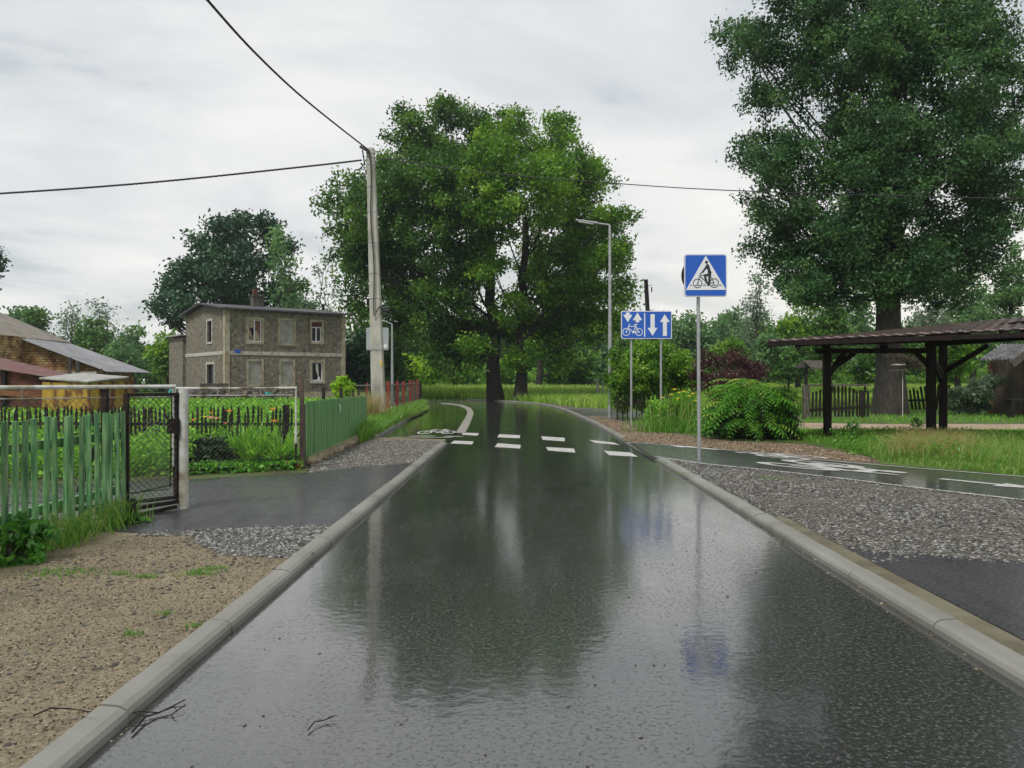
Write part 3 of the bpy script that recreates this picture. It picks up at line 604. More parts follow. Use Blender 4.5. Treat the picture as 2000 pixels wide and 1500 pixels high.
# crop rows
crop = [(-5.6, 17.2), (-5.6, 26), (-7, 40), (-10, 47), (-30, 47), (-30, 17.2)]
xy = scatter(crop, 46000); z = LV+.05+RNG.random(len(xy))**.7*.42*(0.75+.25*np.sin(xy[:, 1]*7))
V, Fc = leaf_quads(np.column_stack([xy, z]), .15, .8, up=1.2)
stuff('crop_plants', V, Fc, RNG.random(len(xy)), lf_crop, 'bright green vegetable field behind the dark picket fence', 'vegetable plants')
def hedge_stuff(poly, n, h, size, m, name, label, cat):
    xy = scatter(poly, n); z = LV+RNG.random(n)**.8*h*(.75+.25*np.sin(xy[:, 0]*5)*np.cos(xy[:, 1]*4))
    V, Fc = leaf_quads(np.column_stack([xy, z]), size, .65, up=.8); stuff(name, V, Fc, RNG.random(n), m, label, cat)
hedge_stuff([G(-100, 947)[:2], G(110, 947)[:2], G(340, 937)[:2], (-5.35, 15.2), (-12, 15.2)], 14000, .62, .09, lf_crop, 'garden_greens', 'leafy garden greens growing along the yard side of the driveway', 'garden plants')
hedge_stuff([G(345, 937)[:2], G(590, 925)[:2], G(600, 905)[:2], (-4.0, 15.6), (-5.6, 15.6)], 4500, .17, .08, lf_weed, 'border_plants', 'low green border plants under the open gate leaf', 'garden plants')
# little tufts in the sand
tufts = []
for (px, py, r, n) in ((118, 1120, .25, 500), (385, 1122, .14, 300), (415, 1112, .1, 200), (285, 1128, .08, 160), (235, 1122, .06, 120), (262, 1240, .05, 90), (325, 1200, .05, 60), (378, 1225, .05, 60), (1500, 935, .2, 260), (1290, 905, .15, 120), (1330, 925, .12, 120)):
    c = np.array(G(px, py, LV)[:2]); xy = c+RNG.normal(size=(n, 2))*r*np.array([1, .6])*.6
    tufts.append(blades(xy[:int(n*.55)], LV, .032, .005, 1.4, -.25))
stuff('grass_tufts', *join(*tufts), lf_verge, 'small green grass tufts growing out of the bare verges', 'grass')

# ------------------------------------------------------------------ trees
big = [(1470, 60, 62), (1560, 40, 85), (1660, 30, 85), (1760, 40, 95), (1850, 60, 80), (1905, 95, 60), (1520, 170, 70), (1610, 150, 80), (1700, 180, 95), (1820, 190, 90), (1915, 210, 60),
       (1515, 290, 62), (1600, 290, 80), (1720, 310, 95), (1840, 320, 90), (1930, 300, 48), (1495, 330, 45), (1545, 400, 70), (1650, 410, 85), (1780, 430, 95), (1890, 410, 70), (1520, 480, 50), (1600, 510, 62), (1700, 500, 60, 1.2),
       (1820, 510, 75), (1900, 480, 48), (1945, 440, 28), (1590, 560, 45), (1640, 560, 45, 1), (1860, 560, 45), (1660, 490, 70, -1.2),
       (1690, 400, 70, -2.2), (1750, 520, 60, -1.8), (1620, 470, 60, -1.5), (1680, 280, 80, -2.2), (1780, 330, 80, -2), (1720, 560, 45, -1.5), (1560, 530, 45), (1780, 560, 45, -1.2), (1900, 540, 40), (1560, 575, 40), (1620, 590, 34), (1670, 540, 50, -1.5), (1580, 450, 60), (1850, 470, 60, -1.5), (1930, 390, 44), (1940, 160, 50), (1640, 350, 60, -2), (1440, 90, 30), (1460, 310, 24), (1480, 400, 30), (1950, 470, 30), (1560, 100, 60), (1800, 120, 80), (1700, 110, 80, -2),
       (1500, -60, 70), (1620, -90, 95), (1750, -100, 110), (1870, -60, 80), (1560, -200, 80), (1700, -240, 100), (1830, -200, 85), (1720, -360, 90), (1620, -330, 60)]
tree('oak_tree', 'huge dark green tree with thick bare trunk standing behind the carport', (P(1738, 812, 33.4).x, 33.4), lobes_px(big, 33.4), .56, lf_blue, m_bark2, leaf=.15, cr=.5, per=105, dens=1.25, trunk_top=15, flare=1.4, group=None, shell=.4, fork=.42)
t1 = [(900, 560, 45, 2), (915, 520, 36, -2), (880, 700, 30, -2), (960, 300, 50), (985, 230, 22), (740, 480, 60), (790, 600, 55), (860, 660, 50), (840, 300, 50), (700, 500, 40), (870, 215, 42), (800, 268, 46), (752, 335, 50), (880, 300, 70), (820, 380, 75), (735, 430, 60), (930, 250, 42), (905, 400, 75, -4), (850, 480, 75), (930, 480, 60, -3), (790, 540, 70), (870, 590, 60), (930, 650, 50), (900, 680, 40), (760, 480, 60)]
t2 = [(1160, 440, 44, 2), (1130, 520, 44, 3), (1080, 350, 50), (1050, 560, 36, 2), (985, 650, 30, 2), (1040, 500, 44, 3), (1010, 232, 18), (1085, 255, 30), (1165, 365, 32), (1150, 540, 50), (1080, 560, 50), (1180, 640, 40), (1100, 620, 45), (1160, 330, 34), (1020, 700, 36, -2), (930, 690, 34, -2), (1225, 480, 22), (1215, 420, 20), (1000, 270, 50), (1060, 275, 50), (1105, 330, 58), (1125, 395, 50), (1195, 432, 38), (970, 350, 60, -5), (1040, 400, 75, -5), (975, 440, 60, -5), (1080, 460, 65), (1140, 480, 55), (1195, 505, 40), (1205, 560, 38), (1130, 580, 60), (1060, 640, 50), (1150, 640, 45), (1000, 600, 40, -2), (1090, 690, 40), (960, 540, 40, -3), (1208, 610, 30)]
tree('oak_tree', 'tall spreading oak on the left trunk at the road bend', (P(968, 783, 57.5).x, 57.5), lobes_px(t1, 58), .52, lf_mid, m_bark, leaf=.25, cr=.75, per=115, dens=1.35, trunk_top=13, group=None, shell=.3)
tree('oak_tree', 'fresh green spreading oak on the right trunk at the road bend', (P(1016, 784, 56.5).x, 56.5), lobes_px(t2, 57), .42, lf_bright, m_bark, leaf=.25, cr=.75, per=115, dens=1.15, trunk_top=13, shell=.3)
t3 = [(690, 365, 36), (672, 415, 38), (700, 460, 48), (665, 450, 26), (690, 540, 42), (725, 590, 50), (700, 620, 48), (740, 660, 50), (700, 690, 50), (750, 720, 45), (660, 690, 30), (780, 650, 40), (790, 700, 40)]
tree('linden_tree', 'tall dark leaning tree close behind the concrete utility pole', (P(735, 770, 66).x, 66), lobes_px(t3, 66), .4, lf_mid, m_bark, leaf=.34, cr=1.0, per=80, dens=1.0, shell=.2)
oakL = [(455, 478, 46), (405, 505, 42), (350, 520, 32), (322, 560, 26), (520, 455, 34), (545, 490, 32), (478, 540, 58), (400, 575, 52), (345, 600, 34), (540, 560, 40), (305, 598, 13), (475, 440, 26), (335, 630, 14), (430, 610, 40), (500, 600, 40), (375, 470, 16)]
tree('oak_tree', 'very dark broad oak standing behind the abandoned house', (P(455, 765, 80).x, 80), lobes_px(oakL, 80), .6, lf_dark, m_bark, leaf=.44, cr=1.1, per=85, dens=1.4, shell=.3)
tree('ash_tree', 'light green narrow tree right of the dark oak above the house roof', (P(565, 770, 72).x, 72), lobes_px([(535, 470, 24), (550, 510, 32), (570, 560, 34), (555, 600, 34), (590, 640, 30), (600, 590, 22)], 72), .25, lf_pale, m_bark, leaf=.36, cr=.9, per=60, dens=.8)
tree('willow_tree', 'sparse greyish willow with bare twigs above the house roof corner', (P(630, 770, 70).x, 70), lobes_px([(620, 540, 22), (640, 570, 26), (610, 610, 28), (650, 620, 26), (640, 520, 14), (625, 655, 30)], 70), .25, lf_silver, m_bark2, leaf=.28, cr=.8, per=30, dens=.7, twigs=8)
tree('oak_tree', 'dark leafy tree cut by the right edge of the photo', (P(2075, 800, 33).x, 33), lobes_px([(2015, 70, 40), (2010, 150, 48), (2015, 220, 40), (2100, 100, 90), (2100, 260, 90), (2090, 400, 80), (2110, 0, 80)], 33), .35, lf_blue, m_bark2, leaf=.17, cr=.5, per=75, dens=.75)
tree('oak_tree', 'slim tree stem right of the two trunks at the bend', (P(1052, 768, 84).x, 84), lobes_px([(1050, 620, 40), (1080, 660, 36), (1100, 600, 36), (1030, 680, 26), (1130, 690, 30)], 84), .4, lf_mid, m_bark, leaf=.4, cr=1.1, per=60, dens=.8)
# (px, top, bottom, width, Y, leaf material, label, species)
bgt = [(35, 598, 700, 60, 120, lf_pale, 'pale feathery tree farthest left above the barn ridge', 'birch_tree'), (68, 595, 710, 62, 105, lf_mid, 'rounded dark green tree behind the barn ridge', 'linden_tree'),
       (142, 582, 740, 90, 110, lf_silver, 'airy pale tree left of the pair behind the barn', 'birch_tree'), (205, 582, 740, 90, 112, lf_silver, 'airy pale tree right of the pair behind the barn', 'birch_tree'),
       (180, 610, 750, 110, 92, lf_mid, 'dense green tree in front of the airy pair', 'linden_tree'), (262, 632, 750, 80, 95, lf_pale, 'light green tree between barn eave and elder bush', 'ash_tree'),
       (232, 660, 760, 90, 78, lf_pale, 'low light green tree over the lean-to roof', 'ash_tree'), (330, 640, 765, 105, 62, lf_bright, 'elder bush with cream blossoms left of the abandoned house', 'elder_bush'),
       (-20, 480, 560, 50, 80, lf_dark, 'dark twig tip of a tree cut by the left edge', 'oak_tree'),
       (1265, 612, 740, 110, 92, lf_mid, 'green tree behind the blue lane sign', 'linden_tree'), (1345, 604, 745, 110, 100, lf_pale, 'hazy tree between the two blue signs', 'ash_tree'),
       (1405, 618, 750, 90, 105, lf_pale, 'hazy rounded tree right of the cyclist sign', 'ash_tree'), (1475, 512, 720, 100, 96, lf_silver, 'tall silvery birch with hanging twigs right of the cyclist sign', 'birch_tree'),
       (1560, 560, 745, 120, 72, lf_bright, 'yellow green tree directly left of the huge trunk', 'ash_tree'), (1620, 590, 750, 110, 64, lf_mid, 'mid green tree hidden behind the carport post', 'linden_tree'),
       (1680, 570, 745, 100, 80, lf_pale, 'pale tree left beside the huge trunk', 'ash_tree'), (1815, 560, 740, 120, 85, lf_silver, 'pale birch showing sky gaps right of the huge trunk', 'birch_tree'),
       (1900, 500, 730, 110, 60, lf_pale, 'airy tree above the carport roof', 'ash_tree'), (1975, 450, 720, 100, 52, lf_pale, 'airy tree above the hut at the right edge', 'ash_tree'),
       (1870, 640, 755, 110, 55, lf_bright, 'bright low tree behind the juniper', 'hazel_tree'), (1760, 640, 750, 110, 70, lf_mid, 'dark low tree right behind the huge trunk', 'linden_tree'),
       (1960, 620, 760, 110, 70, lf_mid, 'green tree behind the hut roof', 'linden_tree'), (2060, 560, 760, 120, 60, lf_mid, 'green tree outside the right edge behind the hut', 'linden_tree')]
for (px, top, bot, w, Y, ml, lab, sp) in bgt:
    lob = auto_lobes(px, top, bot, w, Y, 13); sparse = ml is lf_silver
    tree(sp, lab, (P(px, 0, Y).x, Y), lob, .012*Y*.35, ml, m_bark2 if sparse else m_bark, leaf=.0048*Y*(.75 if sparse else 1), cr=.011*Y, per=28 if sparse else 55, dens=.75 if sparse else .95, twigs=4 if sparse else 2, cat='bush' if 'bush' in sp else 'tree', shell=.2)
forest_kind = [('linden_tree', lf_mid), ('linden_tree', lf_mid), ('oak_tree', lf_blue), ('ash_tree', lf_pale)]
fi = 0; words = ['first', 'second', 'third', 'fourth', 'fifth', 'sixth', 'seventh', 'eighth', 'ninth', 'tenth', 'eleventh', 'twelfth', 'thirteenth', 'fourteenth', 'fifteenth', 'sixteenth', 'seventeenth', 'eighteenth', 'nineteenth', 'twentieth', 'twenty-first', 'twenty-second', 'twenty-third', 'twenty-fourth', 'twenty-fifth', 'twenty-sixth']
for i, px in enumerate(list(range(800, 1250, 56))+list(range(1300, 2120, 62))):
    Y = 118+RNG.uniform(-8, 10); sp, ml = forest_kind[i % 4]; top = 612+RNG.uniform(-14, 18)
    tree(sp, '%s tree from the left in the far wood edge behind the meadow' % words[i], (P(px, 0, Y).x, Y), auto_lobes(px, top, 765, 105, Y, 12), .35, ml, m_bark, leaf=.7, cr=1.5, per=45, dens=1.1, group='trees of the far wood edge', shell=.1)
def wood(px0, px1, Y, top, n, size, m, name, label, amp=18):
    px = RNG.uniform(px0, px1, n); dY = RNG.uniform(0, 9, n); k = px/60.0
    tp = top-amp*(np.sin(k*2.1)+np.sin(k*4.7+1)*.7+np.sin(k*11+2)*.4); zt = H+(HY-tp)/F*Y; x = (px-1000)/F*Y; z = zt*RNG.random(n)**.8
    V, Fc = leaf_quads(np.column_stack([x, Y+dY+.9*np.sin(z*2+k*9), z])+RNG.normal(size=(n, 3))*.3, size, .7, up=.3)
    stuff(name, V, Fc, np.clip(RNG.random(n)*.6+.35*np.sin(k*5+z*1.3)**2, 0, 1), m, label, 'wood')
wood(740, 2300, 128, 650, 60000, .75, lf_mid, 'far_wood', 'dark mass of the far wood behind the meadow')
wood(-300, 760, 100, 690, 26000, .6, lf_mid, 'far_wood', 'dark mass of far trees behind barn and abandoned house', 10)
wood(740, 2300, 100, 722, 26000, .5, lf_bright, 'wood_undergrowth', 'leafy undergrowth along the far side of the meadow', 10)
# bright shrubs in front of the wood
sh = [(800, 690, 762, 70, 78, lf_yel, 'yellow green shrub beside the far red posts'), (845, 680, 765, 80, 82, lf_yel, 'tallest yellow green shrub at the meadow edge'), (885, 672, 760, 50, 88, lf_bright, 'fresh green young tree between shrubs and oaks'),
      (905, 715, 768, 60, 85, lf_bright, 'low green shrub left of the two oak trunks'), (990, 705, 768, 50, 90, lf_bright, 'green shrub seen between the two oak trunks'), (1100, 700, 765, 90, 88, lf_mid, 'dark shrub right of the slim stem'),
      (1150, 690, 765, 70, 86, lf_bright, 'green shrub left of the near street lamp'), (1185, 700, 770, 60, 80, lf_blue, 'blue green shrub behind the near street lamp'), (1330, 690, 765, 90, 60, lf_bright, 'light green shrub behind the lane sign posts'),
      (1420, 660, 745, 90, 58, lf_bright, 'light green shrub behind the purple bush'), (1500, 650, 745, 90, 62, lf_pale, 'pale green shrub behind carport roof tip'), (1540, 690, 748, 100, 60, lf_mid, 'dark green shrub behind the small gateway roof'),
      (700, 640, 790, 90, 60, lf_dark, 'black green bush between house and utility pole'), (770, 690, 775, 50, 70, lf_mid, 'dark bush behind the far street lamp'), (1690, 690, 748, 90, 62, lf_mid, 'dark shrub left behind the huge trunk'), (1840, 690, 752, 80, 58, lf_bright, 'bright shrub between huge trunk and carport posts')]
for (px, top, bot, w, Y, ml, lab) in sh:
    tree('shrub', lab, (P(px, 0, Y).x, Y), auto_lobes(px, top, bot, w, Y, 9, .38), .1, ml, m_bark, leaf=.0052*Y, cr=.010*Y, per=55, dens=1.1, cat='shrub', shell=.2)

# ------------------------------------------------------------------ abandoned house
hA = Vector((-17.95, 50.0)); hB = Vector((-11.56, 55.2)); hn = (hB-hA).normalized(); hs = Vector((-hn.y, hn.x)); hD = hA+hs*7.9; hC = hB+hs*7.9
HZ = 5.95
house = empty('house', (hA.x, hA.y, 0), 'abandoned two storey house with dark roughcast walls and blocked windows', 'house')
def ray_wall(px, py, A, D):
    k = (px-1000)/F; t = (k*A.y-A.x)/(D.x-k*D.y); Y = A.y+t*D.y; return t, H+(HY-py)/F*Y
def wall_holes(A, D, nin, L_, z0, z1, holes, depth=.18):
    """thick wall face with real openings and reveals"""
    mb = MB(); ts = sorted({0, L_, *[h[0] for h in holes], *[h[1] for h in holes]}); zs = sorted({z0, z1, *[h[2] for h in holes], *[h[3] for h in holes]})
    pt = lambda t, z, d=0: (A.x+D.x*t+nin.x*d, A.y+D.y*t+nin.y*d, z)
    for a, b in zip(ts, ts[1:]):
        for c, d in zip(zs, zs[1:]):
            if any(h[0] <= (a+b)/2 <= h[1] and h[2] <= (c+d)/2 <= h[3] for h in holes): continue
            mb.poly([pt(a, c), pt(b, c), pt(b, d), pt(a, d)])
    for h in holes:
        a, b, c, d = h; q = [(a, c), (b, c), (b, d), (a, d)]
        for i in range(4): (u, v), (w, x) = q[i], q[(i+1) % 4]; mb.poly([pt(u, v), pt(w, x), pt(w, x, depth), pt(u, v, depth)])
    return mb
def hole(px0, px1, py0, py1, A, D):
    t0, za_ = ray_wall(px0, py0, A, D); t1_, _ = ray_wall(px1, py0, A, D); tm, zb = ray_wall((px0+px1)/2, py1, A, D); _, zt = ray_wall((px0+px1)/2, py0, A, D)
    return (min(t0, t1_), max(t0, t1_), zb, zt)
fh = [hole(484, 511.5, 624, 668, hA, hn), hole(547, 573, 626, 671, hA, hn), hole(608.5, 628.5, 629, 668, hA, hn), hole(485.5, 511, 706, 751, hA, hn), hole(549.5, 572.5, 706, 751, hA, hn), hole(609, 631, 707, 744, hA, hn)]
sh_ = [hole(405, 413.5, 627, 668, hA, hs), hole(404, 418, 711.5, 752, hA, hs)]
Lf = (hB-hA).length
wm = wall_holes(hA, hn, hs, Lf, 0, HZ, fh); w2 = wall_holes(hA, hs, hn, 7.9, 0, HZ, sh_)
o0 = len(wm.v); wm.v += w2.v; wm.f += [tuple(i+o0 for i in f_) for f_ in w2.f]
wm.poly([(hB.x, hB.y, 0), (hC.x, hC.y, 0), (hC.x, hC.y, HZ), (hB.x, hB.y, HZ)]); wm.poly([(hC.x, hC.y, 0), (hD.x, hD.y, 0), (hD.x, hD.y, HZ), (hC.x, hC.y, HZ)])
mid = hA+hs*3.95; mid2 = hB+hs*3.95
wm.poly([(hA.x, hA.y, HZ), (hD.x, hD.y, HZ), (mid.x, mid.y, HZ+.48)]); wm.poly([(hB.x, hB.y, HZ), (hC.x, hC.y, HZ), (mid2.x, mid2.y, HZ+.48)])
wm.build('wall', m_roughcast, house)
def wbox(A, D, nin, t0, t1, z0, z1, d0, d1, mb):
    c = A+D*(t0+t1)/2+nin*(d0+d1)/2; mb.box((c.x, c.y, (z0+z1)/2), (t1-t0, abs(d1-d0), z1-z0), rz=math.atan2(D.y, D.x)); return mb
def surround(A, D, nin, h, m, w=.14, sill=True):
    mb = MB(); a, b, c, d = h
    wbox(A, D, nin, a-w, a, c-w, d+w, -.025, .02, mb); wbox(A, D, nin, b, b+w, c-w, d+w, -.025, .02, mb)
    wbox(A, D, nin, a, b, d, d+w, -.025, .02, mb); wbox(A, D, nin, a, b, c-w, c, -.05, .02, mb); return mb
def window(A, D, nin, h, style, label=None):
    a, b, c, d = h; w = MB(); nm = 'window'
    if style == 'block':
        o = wbox(A, D, nin, a, b, c, d, .04, .16, MB()).build('blocked_window', m_block, house); o['label'] = 'window opening closed with grey blocks'
        surround(A, D, nin, h, m_trim).build('window_surround', m_trim, o); return
    g = wbox(A, D, nin, a+.01, b-.01, c+.01, d-.01, .155, .17, MB()).build('window', m_glass, house)
    surround(A, D, nin, h, m_trim).build('window_surround', m_trim if style != 'side' else m_trimw, g)
    fr = MB(); s = .075; top = d
    if style == 'brick_top':
        top = d-(d-c)*.24; wbox(A, D, nin, a, b, top, d, .05, .14, MB()).build('brick_infill', m_brick2, g)
    if style in ('double', 'brick_top', 'open', 'side'):
        wbox(A, D, nin, a, a+s, c, top, .08, .14, fr); wbox(A, D, nin, b-s, b, c, top, .08, .14, fr); wbox(A, D, nin, a+s, b-s, top-s, top, .08, .14, fr); wbox(A, D, nin, a+s, b-s, c, c+s, .08, .14, fr)
        if style in ('double', 'brick_top'): wbox(A, D, nin, (a+b)/2-.04, (a+b)/2+.04, c+s, top-s, .075, .14, fr)
        if style == 'side':
            fr.build('frame', m_gwood, g)
        else:
            fr.build('frame', m_frame, g)
    if style == 'double':
        cu = MB(); q = lambda t, z: (A.x+D.x*t+nin.x*.145, A.y+D.y*t+nin.y*.145, z)
        W_ = b-a; H_ = d-c
        cu.poly([q(a+.08, c+.08), q(a+.08, c+H_*.62), q(a+W_*.25, c+H_*.5), q(a+W_*.45, c+H_*.12), q(a+W_*.45, c+.08)]); cu.poly([q(a+.08, d-.08), q(a+W_*.45, d-.08), q(a+W_*.45, d-H_*.32), q(a+W_*.2, d-H_*.42)])
        cu.poly([q(b-W_*.43, c+.08), q(b-W_*.43, c+H_*.45), q(b-W_*.3, c+H_*.6), q(b-W_*.15, c+H_*.4), q(b-.09, c+.08)])
        cu.build('torn_board', mat('peeling_board', [(.12, .07, .035), (.42, .33, .22), (.25, .09, .04)], 2.5, .8), g)
        rb = MB(); rb.poly([q(b-W_*.40, c+H_*.5), q(b-W_*.40, d-.08), q(b-.09, d-.08), q(b-.09, c+H_*.5), q(b-W_*.2, c+H_*.42)]); rb.build('red_curtain', m_rust, g)
    if style == 'open':
        wh = MB(); q = lambda t, z: (A.x+D.x*t+nin.x*.15, A.y+D.y*t+nin.y*.15, z); W_ = b-a; H_ = d-c
        wh.poly([q(a+W_*.42, d-H_*.12), q(a+W_*.62, d-H_*.06), q(a+W_*.66, d-H_*.28), q(a+W_*.45, d-H_*.42)]); wh.poly([q(a+W_*.45, d-H_*.42), q(a+W_*.66, d-H_*.28), q(a+W_*.70, c+H_*.20), q(a+W_*.66, c+H_*.20)]); wh.poly([q(a+W_*.55, c+H_*.06), q(a+W_*.82, c+H_*.08), q(a+W_*.78, c+H_*.24), q(a+W_*.62, c+H_*.2)])
        wh.build('torn_curtain', m_frame, g)
        wbox(A, D, nin, a-.1, b+.1, c-.16, c, -.1, .02, MB()).build('sill', m_trimw, g)
window(hA, hn, hs, fh[0], 'double'); window(hA, hn, hs, fh[1], 'block'); window(hA, hn, hs, fh[2], 'brick_top'); window(hA, hn, hs, fh[3], 'block'); window(hA, hn, hs, fh[4], 'block'); window(hA, hn, hs, fh[5], 'open')
window(hA, hs, hn, sh_[0], 'side'); window(hA, hs, hn, sh_[1], 'side')
bandz = 3.2
wbox(hA, hn, hs, .16, Lf-.2, bandz-.11, bandz+.12, -.03, .01, MB()).build('string_course', m_trimw, house)
wbox(hA, hs, hn, .16, 7.9, bandz-.11, bandz+.12, -.03, .01, MB()).build('string_course', m_trimw, house)
qm = MB(); wbox(hA, hn, hs, -.04, .27, 0, HZ, -.045, .01, qm); wbox(hA, hs, hn, -.02, .27, 0, HZ, -.045, .01, qm); qm.build('corner_pilaster', m_trim, house)
wbox(hA, hn, hs, Lf-.25, Lf+.04, 0, HZ, -.045, .01, MB()).build('corner_pilaster', m_trim, house)
wbox(hA, hn, hs, .28, Lf-.27, 0, .7, -.04, .01, MB()).build('plinth', m_trim, house)
wbox(hA, hn, hs, .55, .95, bandz+.0, bandz+.2, -.05, -.035, MB()).build('house_number_plate', m_blue, house)
dp = MB(); q0 = hA+hn*5.6-hs*.07; dp.tube([(q0.x, q0.y, bandz+.2), (q0.x, q0.y, HZ-.05)], .03, 6); dp.build('downpipe', m_gwood, house)
rf = MB(); ov = .38
A1 = hA-hn*ov-hs*ov; B1 = hB+hn*ov-hs*ov; D1 = hD-hn*ov+hs*ov; C1 = hC+hn*ov+hs*ov; M1 = mid-hn*ov; M2 = mid2+hn*ov; rz0 = HZ-.02; rz1 = HZ+.56
for (a, b, c, d) in ((A1, B1, M2, M1), (M1, M2, C1, D1)):
    za_, zb_ = (rz0, rz1) if a is A1 else (rz1, rz0)
    rf.prism([(a.x, a.y, za_), (b.x, b.y, za_), (c.x, c.y, zb_), (d.x, d.y, zb_)], (0, 0, .1))
roof = rf.build('roof', m_roofd, house)
cc = mid+hn*3.6; ch = MB(); ch.box((cc.x, cc.y, HZ+.85), (.75, .55, .95), rz=.68); ch.box((cc.x, cc.y, HZ+1.36), (.85, .65, .08), rz=.68); ch.build('chimney', m_gwood, roof); ch = MB(); ch.box((cc.x-.15, cc.y, HZ+1.62), (.28, .28, .45), rz=.68); ch.build('chimney_pot', m_brick2, roof)
an = MB(); c = hD+hs*1.6+hn*.9; an.box((c.x, c.y, 2.25), (2.2, 3.2, 4.5), rz=math.atan2(hn.y, hn.x)); an.build('annex', m_roughcast, house)
an = MB(); an.box((c.x, c.y, 4.58), (2.7, 3.6, .1), rz=math.atan2(hn.y, hn.x), ry=.05); an.build('annex_roof', m_tarp, house)
# timber screen by the side door
scr = empty('wooden_screen', (*G(420, 787)[:2], 0), 'low weathered plank screen at the house corner door', 'plank screen')
mb = MB(); pA = P(392, 749, 48.5); pB = P(444, 749, 47.8)
for i in range(14): q = pA.lerp(pB, i/13); mb.box((q.x, q.y, .68), (.1, .03, 1.15+random.uniform(-.05, .05)))
mb.build('planks', m_gwood, scr); mb = MB(); mb.bar((pA.x, pA.y-.04, 1.26), (pB.x, pB.y-.04, 1.26), .05, .08); mb.build('rail', m_gwood, scr)
# scrap heap
sc = empty('scrap_heap', (-16.5, 46.8, 0), 'heap of scrap boards and rubbish in front of the house', 'scrap heap')
mb = MB()
for i in range(46): x = random.uniform(-20, -12.5); mb.box((x, 46.6+random.uniform(-1, 1), random.uniform(.2, .75)), (random.uniform(.3, 1.3), random.uniform(.1, .4), random.uniform(.1, .45)), rz=random.uniform(0, 3), ry=random.uniform(-.5, .5))
mb.build('boards', m_junk, sc)
for c_, d_ in (((-13.9, 45.6, .7), (.35, .3, .16)), ((-19.6, 46, .8), (.3, .3, .3))): MB().box(c_, d_, rz=.7, ry=.3).build('plastic_sheet', m_teal, sc, bevel=.04)

# ------------------------------------------------------------------ barn, shed, yellow hut
def corrugated(a, b, c, d, nwave, amp, th=.02):
    """sheet a-b (eave) to d-c (top): waves run down the slope"""
    a, b, c, d = map(Vector, (a, b, c, d)); nrm = (b-a).cross(d-a).normalized(); nu = nwave*4; V = []; Fc = []
    for j in (0, 1):
        for i in range(nu+1):
            t = i/nu; p = a.lerp(b, t) if j == 0 else d.lerp(c, t); V.append(p+nrm*amp*math.sin(i*math.pi/2))
    n = nu+1; off = len(V); V += [v-nrm*th for v in V]
    for i in range(nu): Fc += [(i, i+1, n+i+1, n+i), (off+i, off+n+i, off+n+i+1, off+i+1), (i, off+i, off+i+1, i+1), (n+i, n+i+1, off+n+i+1, off+n+i)]
    Fc += [(0, n, off+n, off), (nu, off+nu, off+n+nu, n+nu)]
    mb = MB(); mb.v = [tuple(v) for v in V]; mb.f = Fc; return mb
barn = empty('barn', (-25, 42, 0), 'old brick barn with brown corrugated roof and long grey lean-to', 'barn')
mb = MB(); mb.poly([(-25, 41, 0), (-21.6, 41.9, 0), (-21.6, 41.9, 1.95), (-25, 41, 3.5)]); mb.poly([(-21.6, 41.9, 0), (-21.9, 46.3, 0), (-21.9, 46.3, 1.95), (-21.6, 41.9, 1.95)])
mb.poly([(-24.3, 30, 0), (-25, 41, 0), (-25, 41, 3.7), (-24.3, 30, 3.7)]); mb.poly([(-24.3, 30, 0), (-24.3, 30, 3.7), (-31, 29.4, 6.4), (-38, 29, 3.7), (-38, 29, 0)])
mb.poly([(-21.9, 46.3, 0), (-25.8, 46.3, 0), (-25.8, 46.3, 3.6), (-21.9, 46.3, 1.95)]); mb.poly([(-25.8, 46.3, 0), (-39, 46.3, 0), (-39, 46.3, 3.6), (-32, 46.3, 6.2), (-25.8, 46.3, 3.6)])
mb.build('wall', m_brick, barn)
corrugated((-24.0, 29.5, 3.68), (-25.75, 46.7, 3.68), (-32.4, 46.7, 6.5), (-31, 29.5, 6.5), 60, .03).build('roof', m_corr_brown, barn)
corrugated((-21.1, 41.6, 1.93), (-21.1, 46.7, 1.93), (-25.9, 46.7, 3.66), (-25.1, 40.6, 3.64), 22, .025).build('lean_to_roof', m_corr_grey, barn)
for px in (134, 152, 199): q = P(px, 0, 41.0); MB().bar((q.x, 41.0, 1.2), (q.x+.1*(px == 134), 40.95, 2.65-(px-134)*.009), .16 if px < 160 else .08, .1).build('prop_board', m_gwood, barn)
mb = MB(); mb.box((-22.3, 41.4, 1.55), (1.5, .06, .75)); mb.build('plaster_patch', m_trimw, barn)
red = empty('shed', (-20, 31, 0), 'low brick shed with faded red corrugated roof beside the barn', 'shed')
a = P(100, 737, 30); b = P(145, 733, 33); c = P(-60, 684, 33); d = P(-60, 711, 30)
corrugated(a, b, c, d, 14, .03).build('roof', m_corr_red, red)
mb = MB(); mb.poly([(a.x-.3, 30.2, 0), (d.x, 30.2, 0), (d.x, 30.2, d.z-.08), (a.x-.3, 30.2, a.z)]); mb.poly([(a.x-.3, 30.2, 0), (a.x-.1, 32.9, 0), (a.x-.1, 32.9, a.z), (a.x-.3, 30.2, a.z)]); mb.build('wall', m_brick2, red)
for px, z0, z1 in ((8, 0, 1.9), (90, 0, 1.55)): q = P(px, 0, 30.1); MB().bar((q.x, 30.1, z0), (q.x, 30.1, z1), .14).build('post', m_dwood, red)
mb = MB(); mb.bar(P(-30, 765, 29.6), P(85, 772, 29.6), .06, .2); mb.build('rusty_beam', m_rust, red)
yh = empty('yellow_hut', (-15.5, 28.5, 0), 'rusting yellow metal hut with flat grey lichened top', 'hut')
qa = P(76, 741, 29.5); qb = P(172, 748.5, 26.8); qc = P(252, 739, 29.2); qd = Vector((qa.x+qc.x-qb.x, qa.y+qc.y-qb.y, 1.72))
mb = MB(); mb.prism([qa, qb, qc, qd], (0, 0, .07)); mb.build('roof', m_tarp, yh, bevel=.02)
